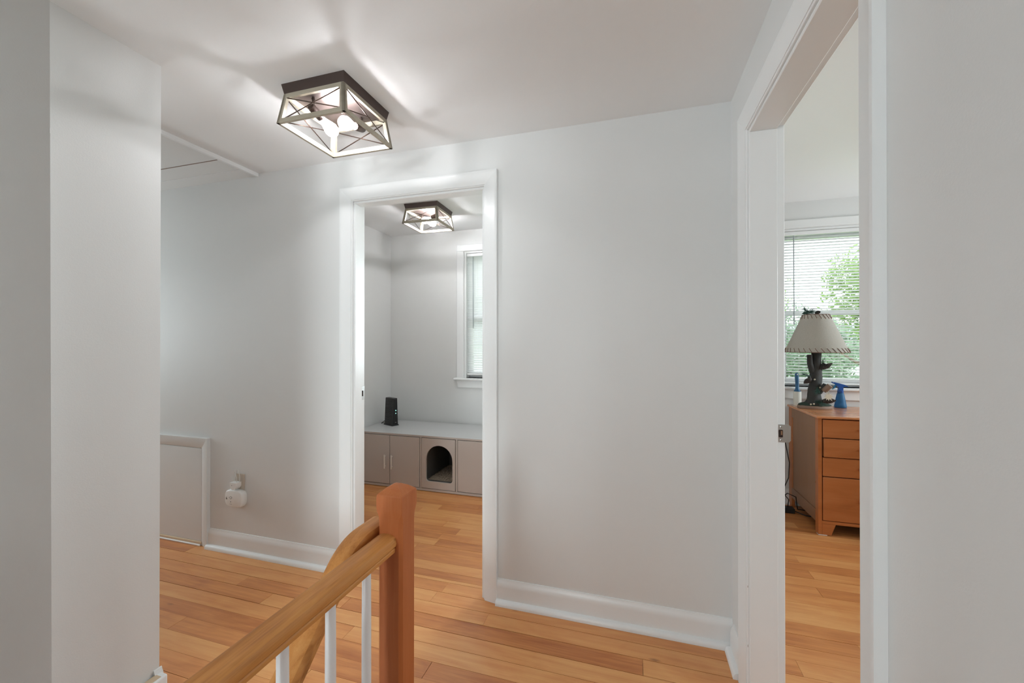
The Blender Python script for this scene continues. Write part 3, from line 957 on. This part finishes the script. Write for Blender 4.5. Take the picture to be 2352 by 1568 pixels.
# litter tray with litter inside
tray = thing('litter_tray', 'grey litter tray filled with brown litter inside the arched cabinet opening', 'litter tray', (-1.588, 3.42, 0.024))
mb = MB()
for q in ((-0.150, 0.150, -0.24, 0.24, 0, 0.006), (-0.150, -0.143, -0.24, 0.24, 0.006, 0.30), (0.143, 0.150, -0.24, 0.24, 0.006, 0.30), (-0.143, 0.143, 0.233, 0.24, 0.006, 0.30), (-0.143, 0.143, -0.24, -0.233, 0.006, 0.060)):
    mb.box(*q)
mb.build('tray', M['tray'], tray)
mb = MB()
rng = random.Random(3)
gx, gy = 30, 44
G = [[mb.bm.verts.new((-0.142 + 0.284 * i / gx, -0.232 + 0.464 * j / gy, 0.052 + rng.uniform(-0.006, 0.006))) for j in range(gy + 1)] for i in range(gx + 1)]
for i in range(gx):
    for j in range(gy):
        mb.bm.faces.new((G[i][j], G[i + 1][j], G[i + 1][j + 1], G[i][j + 1]))
lt = mb.build('litter', M['litter'], tray)
lt['kind'] = 'stuff'

# ------------------------------------------------------------------ router
rt = thing('router', 'tall black wireless router with green lights on the grey cabinet', 'router', (-2.255, 3.455, CH), rz=1.15)
# tower: narrow front with lights, tapering upward
def rring(z, s):
    hx = 0.031 * s
    return [(x, y, z) for x, y in rounded(-hx, hx, -0.070, 0.070 - 0.02 * (1 - s), 0.005, 3)]


MB().loft([rring(0.010, 1.0), rring(0.13, 0.88), rring(0.255, 0.74), rring(0.262, 0.68)]).build('case', M['black'], rt, True, 40)
MB().loft([[(x * 1.28, y * 1.08, 0.0) for x, y, z in rring(0, 1)], [(x * 1.16, y * 1.03, 0.010) for x, y, z in rring(0, 1)]]).build('foot', M['black2'], rt)
MB().poly([(-0.026, -0.0705, 0.014), (0.026, -0.0705, 0.014), (0.0185, -0.0705, 0.252), (-0.0185, -0.0705, 0.252)], (0, -0.0012, 0)).build('front_panel', M['black2'], rt)
for z in (0.146, 0.118):
    MB().lathe([(0.0032, 0), (0.0032, 0.001)], 10, (0.004, -0.0718, z), (0, -1, 0)).build('status_light', M['led'], rt)
MB().box(-0.004, 0.010, -0.0726, -0.0718, 0.030, 0.0345).build('logo', M['greyprint'], rt)
for k in range(14):
    z = 0.03 + k * 0.0155
    MB().box(-0.0312 * (1 - 0.26 * z / 0.25) - 0.0006, -0.0312 * (1 - 0.26 * z / 0.25) + 0.001, -0.055, 0.06, z, z + 0.003).build('vent_rib', M['black2'], rt)
MB().tube([(0.0, 0.066, 0.035), (0.0, 0.085, 0.04), (-0.01, 0.10, 0.028), (-0.03, 0.125, 0.004), (0.05, 0.150, 0.004)], 0.003, 8).build('cable', M['cable'], rt, True)

# ------------------------------------------------------------------ window blinds
def blind(label, W, zbot, tilt):
    u0, u1 = W[0] + 0.022, W[1] - 0.022
    root = thing('window_blind', label, 'blind', ((u0 + u1) / 2, YW + 0.022, zbot), 'white mini blinds')
    hw = (u1 - u0) / 2
    top = W[3] - 0.020 - zbot
    MB().box(-hw, hw, -0.014, 0.014, top - 0.030, top, 0.002).build('head_rail', M['trim'], root)
    MB().box(-hw, hw, -0.012, 0.012, 0, 0.013, 0.004, 2).build('bottom_rail', M['trim'], root)
    # slightly crowned slat
    mb = MB()
    pr = []
    for k in range(5):
        x = -0.0125 + 0.025 * k / 4
        pr.append((x, 0.0018 * (1 - (x / 0.0125) ** 2)))
    a = [[mb.bm.verts.new((s * hw, y, z)) for y, z in pr] for s in (-1, 1)]
    for i in range(4):
        mb.bm.faces.new((a[0][i], a[0][i + 1], a[1][i + 1], a[1][i]))
    me = mb.mesh('slat', M['slat'], True)
    z = 0.030
    while z < top - 0.038:
        o = link('slat', me, root)
        o.location = (0, 0, z)
        o.rotation_euler = (math.radians(-tilt + random.uniform(-1.5, 1.5)), 0, 0)
        z += 0.0225
    for u in (-hw + 0.11, 0.0, hw - 0.11):
        for yy in (-0.0128, 0.0128):
            MB().tube([(u, yy, 0.012), (u, yy, top - 0.03)], 0.0007, 5).build('ladder_cord', M['white_plastic'], root)
    MB().tube([(-hw + 0.068, -0.022, top - 0.035), (-hw + 0.070, -0.022, top - 0.74)], 0.0042, 8).build('tilt_wand', M['wand'], root, True)
    MB().tube([(hw - 0.05, -0.020, top - 0.03), (hw - 0.05, -0.020, top - 0.8)], 0.0012, 6).build('lift_cord', M['white_plastic'], root)
    return root


blind('white mini blind on the far room window behind the grey cabinet', W1, 0.955, 52)
blind('white mini blind on the bedroom window behind the table lamp', W2, 0.945, 18)

# ------------------------------------------------------------------ wooden drawer unit
DX0, DX1 = 1.172, 2.05
DY0, DY1 = 3.168, 3.700
DH = 0.787
desk = thing('chest_of_drawers', 'cherry wood chest of drawers with panelled side under bedroom window', 'chest', ((DX0 + DX1) / 2, (DY0 + DY1) / 2, 0))
kx, ky = (DX0 + DX1) / 2, (DY0 + DY1) / 2


def dbx(x0, x1, y0, y1, z0, z1, nm, mat=M['desk'], bev=0.001, par=desk):
    return MB().box(x0 - kx, x1 - kx, y0 - ky, y1 - ky, z0, z1, bev).build(nm, mat, par)


dbx(DX0 - 0.012, DX1 + 0.012, DY0 - 0.012, DY1, DH - 0.016, DH, 'top_board', M['desktop'], 0.003)
# left end: posts, rails and recessed panel; splayed lower rail
dbx(DX0, DX0 + 0.022, DY0, DY0 + 0.045, 0.004, DH - 0.0165, 'corner_post', M['desk'])
dbx(DX0, DX0 + 0.022, DY1 - 0.060, DY1 - 0.002, 0.0, DH - 0.0165, 'corner_post', M['desk'])
dbx(DX0 + 0.0002, DX0 + 0.022, DY0 + 0.0455, DY1 - 0.0605, DH - 0.09, DH - 0.0165, 'side_rail', M['deskside'])
dbx(DX0 + 0.004, DX0 + 0.018, DY0 + 0.0455, DY1 - 0.0755, 0.155, DH - 0.0905, 'side_panel', M['deskside'])
dbx(DX0 + 0.001, DX0 + 0.018, DY1 - 0.0750, DY1 - 0.0605, 0.155, DH - 0.0905, 'side_bead', M['desk'])
MB().poly([(DX0 - kx, y - ky, z) for y, z in ((DY0 + 0.0455, 0.0755), (DY1 - 0.0605, 0.0755 + 0.0), (DY1 - 0.0605, 0.154), (DY0 + 0.0455, 0.154))], (0.02, 0, 0)).build('side_rail', M['deskside'], desk)
dbx(DX1 - 0.022, DX1, DY0, DY1 - 0.002, 0.076, DH - 0.0165, 'side_panel', M['deskside'])
for y0_, y1_ in ((DY0, DY0 + 0.045), (DY1 - 0.045, DY1 - 0.002)):
    dbx(DX1 - 0.04, DX1 - 0.0225, y0_, y1_, 0.0, 0.076, 'foot')
dbx(DX0 + 0.0225, DX1 - 0.0225, DY0 + 0.02, DY1 - 0.003, 0.084, DH - 0.0172, 'carcass', M['gap'], 0)
XM = 1.585
dbx(XM, XM + 0.022, DY0, DY0 + 0.0195, 0.0962, DH - 0.0172, 'stile')
dbx(DX0 + 0.0225, DX1 - 0.0225, DY0, DY0 + 0.0195, 0.0760, 0.0955, 'bottom_rail')
# tapered front foot
MB().poly([(x - kx, DY0 - ky, z) for x, z in ((DX0 + 0.0225, 0.0755), (DX0 + 0.098, 0.0755), (DX0 + 0.073, 0.004), (DX0 + 0.0225, 0.004))], (0, 0.022, 0)).build('foot', M['desk'], desk)
MB().box(DX0 + 0.0 - kx, DX0 + 0.05 - kx, DY0 - 0.002 - ky, DY0 + 0.03 - ky, 0.0, 0.004, 0.001).build('felt_pad', M['felt'], desk)
for (xa, xb) in ((DX0 + 0.027, XM - 0.003), (XM + 0.025, DX1 - 0.027)):
    for q, (z0_, z1_) in enumerate(((0.645, 0.764), (0.519, 0.6395), (0.391, 0.5135), (0.100, 0.3850))):
        dr = dbx(xa + (0.004 if q == 1 else 0), xb, DY0 - 0.002 - (0.006 if q in (1,) else 0.0), DY0 + 0.0195, z0_, z1_, 'drawer', M['desk'], 0.0015)
        kxm = (xa + xb) / 2 + 0.012
        MB().lathe([(0.006, 0), (0.006, 0.012), (0.0155, 0.018), (0.0165, 0.024), (0.012, 0.029), (0.001, 0.030)], 16, (kxm - kx, DY0 - 0.002 - ky, (z0_ + z1_) / 2), (0, -1, 0)).build('knob', M['newel'], dr, True, 50)

# ------------------------------------------------------------------ table lamp
LY = 3.520
LX = 1.280
lamp = thing('table_lamp', 'rustic table lamp with tree trunk base and laced linen shade', 'lamp', (LX, LY, DH))
rng = random.Random(11)


def blob(prof, n, c, jitter, sx=1.0, sy=1.0, bend=None):
    mb = MB()
    rings = []
    for r, z in prof:
        ofs = bend(z) if bend else (0, 0)
        rings.append([(c[0] + ofs[0] + r * sx * math.cos(2 * math.pi * k / n) * (1 + rng.uniform(-jitter, jitter)), c[1] + ofs[1] + r * sy * math.sin(2 * math.pi * k / n) * (1 + rng.uniform(-jitter, jitter)), c[2] + z) for k in range(n)])
    mb.loft(rings)
    return mb


blob([(0.104, 0.0), (0.108, 0.006), (0.106, 0.018), (0.100, 0.024)], 32, (0, 0, 0), 0.02, 1.03, 0.62).build('base_slab', M['slab'], lamp, True, 50)
blob([(0.100, 0.0), (0.098, 0.010), (0.080, 0.018), (0.045, 0.026), (0.01, 0.03)], 32, (0, 0, 0.022), 0.06, 1.02, 0.60).build('moss', M['moss'], lamp, True)
bend = lambda z: (-0.006 + 0.018 * min(1, z / 0.30), 0)
blob([(0.066, 0.020), (0.052, 0.034), (0.045, 0.055), (0.041, 0.09), (0.039, 0.13), (0.038, 0.17), (0.0375, 0.21), (0.036, 0.25), (0.032, 0.29), (0.029, 0.33), (0.029, 0.405)], 18, (0, 0, 0.012), 0.13, bend=bend).build('trunk', M['trunk'], lamp, True)
for pts, rad in (([(-0.016, -0.01, 0.27), (-0.036, -0.022, 0.33), (-0.040, -0.026, 0.395)], (0.020, 0.018, 0.0165)),
                 ([(0.030, -0.01, 0.285), (0.045, -0.018, 0.315), (0.055, -0.02, 0.335)], (0.016, 0.013, 0.010)),
                 ([(-0.03, -0.02, 0.20), (-0.045, -0.03, 0.235)], (0.012, 0.009)),
                 ([(0.02, -0.025, 0.12), (0.042, -0.042, 0.165), (0.050, -0.048, 0.185)], (0.018, 0.016, 0.014))):
    MB().tube(pts, 0, 12, rad).build('branch_stub', M['trunk'], lamp, True, 50)


def needles(parent, c, d, n, length, spread, name='pine_sprig'):
    mb = MB()
    d = Vector(d).normalized()
    c = Vector(c)
    for _ in range(n):
        s = c + d * rng.uniform(0, length * 0.7)
        v = (d + Vector((rng.uniform(-1, 1), rng.uniform(-1, 1), rng.uniform(-1, 1))) * spread).normalized() * length * rng.uniform(0.5, 0.8)
        o = v.orthogonal().normalized() * 0.0012
        q = v.cross(o).normalized() * 0.0012
        a = [mb.bm.verts.new(s + x) for x in (o, -o + q * 0.5, -q)]
        t = mb.bm.verts.new(s + v)
        for i in range(3):
            mb.bm.faces.new((a[i], a[(i + 1) % 3], t))
    o = mb.build(name, M['needle'], parent)
    return o


def pinecone(parent, c, d, ln, r):
    prof = [(0.001, 0)]
    k = 9
    for i in range(k):
        t = (i + 0.5) / k
        rad = r * math.sin(math.pi * min(0.97, 0.12 + 0.85 * t)) ** 0.8
        prof += [(rad * 0.78, ln * i / k), (rad, ln * (i + 0.55) / k)]
    prof.append((0.001, ln))
    return MB().lathe(prof, 14, c, d).build('pine_cone', M['cone'], parent, True, 30)


pinecone(lamp, (0.038, -0.035, 0.295), (0.75, -0.1, 0.55), 0.072, 0.018)
pinecone(lamp, (-0.036, -0.040, 0.222), (-0.75, -0.15, -0.55), 0.062, 0.019)
pinecone(lamp, (0.030, -0.052, 0.062), (1, -0.1, 0.10), 0.082, 0.021)
needles(lamp, (0.035, -0.02, 0.315), (0.3, -0.1, 1), 26, 0.06, 0.5)
needles(lamp, (-0.035, -0.035, 0.24), (-1, -0.1, 0.25), 46, 0.07, 0.55)
needles(lamp, (0.0, -0.055, 0.165), (-0.15, -0.35, -0.5), 80, 0.06, 0.8)
needles(lamp, (0.045, -0.05, 0.17), (0.8, -0.2, -0.1), 30, 0.055, 0.6)
needles(lamp, (-0.02, -0.055, 0.06), (0.5, -0.2, -0.2), 70, 0.06, 0.9)
# tilted cut log (bird house) and its pale leaf
mb = MB()
MB().lathe([(0.001, 0), (0.017, 0.001), (0.019, 0.006), (0.019, 0.058), (0.001, 0.059)], 16, (0.034, -0.062, 0.135), (0.45, -0.25, 0.6)).build('birdhouse', M['slab'], lamp, True, 40)
MB().tube([(0.056, -0.072, 0.160), (0.058, -0.078, 0.120)], 0.0025, 6).build('leaf_stem', M['leafcream'], lamp)
lf = []
for k in range(22):
    a = 2 * math.pi * k / 22 + 0.2
    r = 0.031 if k % 2 == 0 else 0.017
    if k % 6 == 0:
        r = 0.040
    lf.append((0.056 + r * math.cos(a), -0.080, 0.098 + r * math.sin(a) * 0.95))
MB().poly(lf, (0.0, -0.004, 0)).build('pale_leaf', M['leafcream'], lamp)
for p in ((-0.045, -0.058, 0.036), (-0.028, -0.063, 0.040), (-0.012, -0.032, 0.215), (0.018, -0.042, 0.158)):
    MB().lathe([(0.001, 0), (0.0055, 0.002), (0.006, 0.006), (0.001, 0.010)], 10, p, (0.1, -1, 0.2)).build('berry', M['leafcream'], lamp, True)
# shade, harp and lacing
sc0 = (0.010, 0.0)
zb_, zt_ = 0.415, 0.690
rb_, rt_ = 0.196, 0.081
NS = 48
mb = MB()
mb.loft([[(sc0[0] + r * math.cos(2 * math.pi * k / NS), sc0[1] + r * math.sin(2 * math.pi * k / NS), z) for k in range(NS)] for r, z in ((rb_, zb_), (rt_, zt_))], cap=False)
shade = mb.build('lamp_shade', M['shade'], lamp, True)
for r, z, nm in ((rb_, zb_, 'rim'), (rt_, zt_, 'rim')):
    mb = MB()
    rings = []
    for k in range(NS + 1):
        a = 2 * math.pi * k / NS
        c = Vector((sc0[0] + r * math.cos(a), sc0[1] + r * math.sin(a), z))
        e = Vector((math.cos(a), math.sin(a), 0))
        rings.append([c + e * 0.0024 * math.cos(q * math.pi / 3) + Vector((0, 0, 0.0024 * math.sin(q * math.pi / 3))) for q in range(6)])
    mb.loft(rings, cap=False)
    mb.build(nm, M['lace'], shade, True)
st = MB().tube([(0, 0, 0), (0, 0, 1)], 1.0, 6).mesh('lace_stitch', M['lace'], True)
ey = MB().lathe([(0.001, -0.002), (0.0028, 0), (0.001, 0.002)], 8).mesh('eyelet', M['eyelet'], True)


def on_shade(a, v):
    r = rb_ + (rt_ - rb_) * v + 0.0022
    return Vector((sc0[0] + r * math.cos(a), sc0[1] + r * math.sin(a), zb_ + (zt_ - zb_) * v))


for n_, v0, v1, sh in ((34, 0.0, 0.115, -0.11), (22, 0.995, 0.88, -0.16)):
    for k in range(n_):
        a = 2 * math.pi * k / n_
        p, q = on_shade(a, v0), on_shade(a + sh, v1) if v0 == 0.0 else on_shade(a - sh, v1)
        o = link('lace_stitch', st, shade)
        dvec = q - p
        o.location = p
        o.rotation_euler = Vector((0, 0, 1)).rotation_difference(dvec).to_euler()
        o.scale = (0.0018, 0.0018, dvec.length)
        o2 = link('eyelet', ey, shade)
        o2.location = q
MB().tube([(0.008, 0, 0.40), (-0.035, 0, 0.47), (-0.04, 0, 0.60), (0.010, 0, 0.692), (0.06, 0, 0.60), (0.052, 0, 0.47), (0.012, 0, 0.40)], 0.002, 8).build('harp', M['wire'], lamp, True)
MB().lathe([(0.004, 0.0), (0.008, 0.006), (0.003, 0.012)], 10, (0.010, 0, 0.690)).build('finial', M['wire'], lamp, True)
mb = MB()
for k in range(3):
    a = k * 2 * math.pi / 3
    mb.tube([(0.010, 0, 0.690), (0.010 + rt_ * math.cos(a), rt_ * math.sin(a), 0.690)], 0.0016, 6)
mb.build('shade_spider', M['wire'], shade)
pinecone(lamp, (0.006, 0.0, 0.704), (1, 0, 0.25), 0.036, 0.013)
needles(lamp, (-0.080, 0, 0.700), (1, 0, 0.2), 170, 0.085, 0.7)
needles(lamp, (-0.03, 0, 0.702), (-0.7, 0, 0.7), 60, 0.06, 0.6)

# ------------------------------------------------------------------ lint roller
lr = thing('lint_roller', 'lint roller standing on white roll with blue handle beside lamp', 'lint roller', (1.216, 3.655, DH))
MB().lathe([(0.012, 0), (0.0265, 0.0), (0.0265, 0.108), (0.012, 0.108)], 28).build('paper_roll', M['paper'], lr, True, 40)
rings = []
for z, hx, hy in ((0.108, 0.024, 0.022), (0.113, 0.022, 0.020), (0.122, 0.015, 0.013), (0.134, 0.0125, 0.010), (0.17, 0.0122, 0.010), (0.205, 0.0135, 0.0105), (0.235, 0.0138, 0.0105), (0.246, 0.0115, 0.0095), (0.2515, 0.006, 0.006)):
    ofs = -0.004 * (z - 0.108) / 0.14
    rings.append([(ofs + hx * math.cos(2 * math.pi * k / 18), hy * math.sin(2 * math.pi * k / 18), z) for k in range(18)])
MB().loft(rings).build('handle', M['blue'], lr, True)
MB().lathe([(0.0042, 0), (0.0042, 0.0012)], 12, (-0.003, -0.0104, 0.239), (0, -1, 0)).build('hang_hole', M['eyelet'], lr)

# ------------------------------------------------------------------ spray bottle
sb = thing('spray_bottle', 'translucent blue spray bottle on the chest right of lamp', 'spray bottle', (1.480, 3.615, DH))
MB().lathe([(0.034, 0.0), (0.0375, 0.003), (0.0380, 0.012), (0.0345, 0.030), (0.029, 0.065), (0.0235, 0.095), (0.0200, 0.108), (0.0165, 0.112)], 28).build('bottle', M['bluebottle'], sb, True, 50)
MB().lathe([(0.019, 0.112), (0.0195, 0.114), (0.0195, 0.127), (0.016, 0.131)], 22).build('collar', M['bluecap'], sb, True, 30)
hd = MB().poly([(x, -0.011, z) for x, z in ((-0.014, 0.131), (0.014, 0.131), (0.015, 0.152), (0.024, 0.160), (0.044, 0.155), (0.046, 0.158), (0.022, 0.172), (-0.010, 0.182), (-0.044, 0.190), (-0.050, 0.186), (-0.049, 0.181), (-0.030, 0.172), (-0.026, 0.162), (-0.014, 0.152))], (0, 0.022, 0)).build('spray_head', M['bluecap'], sb)
MB().tube([(-0.024, 0, 0.172), (-0.034, 0, 0.160), (-0.038, 0, 0.148), (-0.052, 0, 0.136)], 0.005, 8, (0.006, 0.006, 0.005, 0.003)).build('trigger', M['bluetrig'], sb, True)
MB().tube([(-0.049, 0, 0.187), (-0.056, 0, 0.188)], 0.005, 10).build('nozzle', M['bluecap'], sb, True, 40)
MB().tube([(0, 0, 0.008), (0, 0, 0.112)], 0.002, 8).build('dip_tube', M['white_plastic'], sb)

# ------------------------------------------------------------------ cables on the bedroom floor
ps = thing('power_strip', 'black power strip with cords on the floor behind chest', 'power strip', (1.09, 3.53, 0))
MB().box(-0.055, 0.06, -0.03, 0.03, 0.0, 0.038, 0.006, 2).build('strip', M['black'], ps)
MB().tube([(0.02, 0.0, 0.036), (0.03, 0.01, 0.09), (-0.01, 0.02, 0.14), (0.045, 0.06, 0.24), (0.07, 0.12, 0.34), (0.05, 0.15, 0.5)], 0.0035, 8).build('cord', M['cable'], ps, True)
MB().tube([(-0.03, 0.0, 0.036), (-0.04, -0.02, 0.10), (0.01, -0.03, 0.15), (0.06, -0.04, 0.13), (0.09, 0.02, 0.02), (0.16, 0.05, 0.006), (0.40, 0.06, 0.006)], 0.0035, 8).build('cord', M['cable'], ps, True)
MB().tube([(0.06, -0.01, 0.015), (0.12, -0.05, 0.004), (0.2, -0.06, 0.004), (0.33, -0.02, 0.004)], 0.0035, 8).build('cord', M['cable'], ps, True)

# ================================================================== OUTDOORS
struct(MB().box(-60, 60, 4.2, 90, -3.3, -3.2).build('lawn', M['grass']))


def tree(label, x, y, base, h, rx, rz, n, leaf, mat, seed):
    root = thing('tree', label, 'tree', (x, y, base), 'trees outside the windows')
    r = random.Random(seed)
    MB().tube([(0, 0, 0), (0.1, 0, h * 0.35), (-0.1, 0.1, h * 0.7), (0, 0, h * 0.95)], 0, 10, (0.22, 0.16, 0.09, 0.02)).build('trunk', M['bark'], root, True)
    for k in range(7):
        a = r.uniform(0, 6.28)
        z0 = h * r.uniform(0.4, 0.75)
        MB().tube([(0, 0, z0), (math.cos(a) * rx * 0.45, math.sin(a) * rx * 0.45, z0 + rz * 0.25), (math.cos(a) * rx * 0.85, math.sin(a) * rx * 0.85, z0 + rz * 0.55)], 0, 6, (0.06, 0.035, 0.01)).build('branch', M['bark'], root, True)
    cl = []
    for k in range(26):
        while True:
            p = Vector((r.uniform(-1, 1), r.uniform(-1, 1), r.uniform(-1, 1)))
            if p.length < 1:
                break
        cl.append((Vector((p.x * rx, p.y * rx, h - rz * 0.6 + p.z * rz)), r.uniform(0.3, 0.5) * rx))
    verts, faces = [], []
    for i in range(n):
        c, cr_ = cl[i % len(cl)]
        while True:
            p = Vector((r.uniform(-1, 1), r.uniform(-1, 1), r.uniform(-1, 1)))
            if p.length < 1:
                break
        p = c + p * cr_
        u = Vector((r.uniform(-1, 1), r.uniform(-1, 1), r.uniform(-1, 1))).normalized()
        v = u.orthogonal().normalized()
        s = leaf * r.uniform(0.6, 1.3)
        k = len(verts)
        verts += [p - u * s, p + v * s * 0.45, p + u * s, p - v * s * 0.45]
        faces.append((k, k + 1, k + 2, k + 3))
    me = bpy.data.meshes.new('foliage')
    me.from_pydata([tuple(q) for q in verts], [], faces)
    me.materials.append(mat)
    o = link('foliage', me, root)
    o['kind'] = 'stuff'
    return root


tree('bright green leafy tree seen through the bedroom blind, nearest', 6.0, 12.5, -3.2, 6.6, 1.25, 1.25, 5200, 0.075, M['leafA'], 1)
tree('thin pale leafy tree at left edge of the bedroom window view', 4.5, 18.5, -3.2, 7.4, 1.5, 1.9, 2600, 0.075, M['leafA'], 2)
tree('blue green tree in the distance beyond the bright tree', 7.5, 24.0, -3.2, 5.0, 3.0, 1.9, 5200, 0.15, M['leafB'], 3)
tree('broad far tree standing left of the distant house', -3.0, 30.0, -3.2, 6.2, 3.5, 2.8, 5000, 0.18, M['leafB'], 4)


def house(label, x0, x1, y0, y1, zt, zr):
    root = thing('neighbour_house', label, 'house', ((x0 + x1) / 2, (y0 + y1) / 2, -3.2))
    cx, cy = (x0 + x1) / 2, (y0 + y1) / 2
    hx, hy = (x1 - x0) / 2, (y1 - y0) / 2
    MB().box(-hx, hx, -hy, hy, 0, zt + 3.2).build('walls', M['siding'], root)
    cb = MB().box(-hx - 0.02, hx + 0.02, -hy - 0.03, -hy, 0, 0.15).mesh('clapboard', M['siding'])
    z = 0.0
    while z < zt + 3.2 - 0.2:
        o = link('clapboard', cb, root)
        o.location = (0, 0, z)
        o.rotation_euler = (math.radians(0.0), 0, 0)
        z += 0.19
    MB().poly([(-hx - 0.3, -hy - 0.4, zt + 3.2), (-hx - 0.3, hy + 0.4, zt + 3.2), (-hx - 0.3, 0, zr + 3.2)], (2 * hx + 0.6, 0, 0)).build('roof', M['roof'], root)
    for u in (-hx * 0.5, hx * 0.35):
        f = MB().box(u - 0.5, u + 0.5, -hy - 0.06, -hy - 0.02, zt + 1.3, zt + 2.7).build('window', M['trim'], root)
        MB().box(u - 0.42, u + 0.42, -hy - 0.07, -hy - 0.055, zt + 1.38, zt + 2.62).build('pane', M['glass'], f)
    return root


house('pale clapboard house seen low through the bedroom window', 5.0, 16.0, 30, 38, 0.9, 2.6)
house('white neighbouring house seen through the far room window', -14.0, -2.4, 14, 21, 1.2, 3.4)
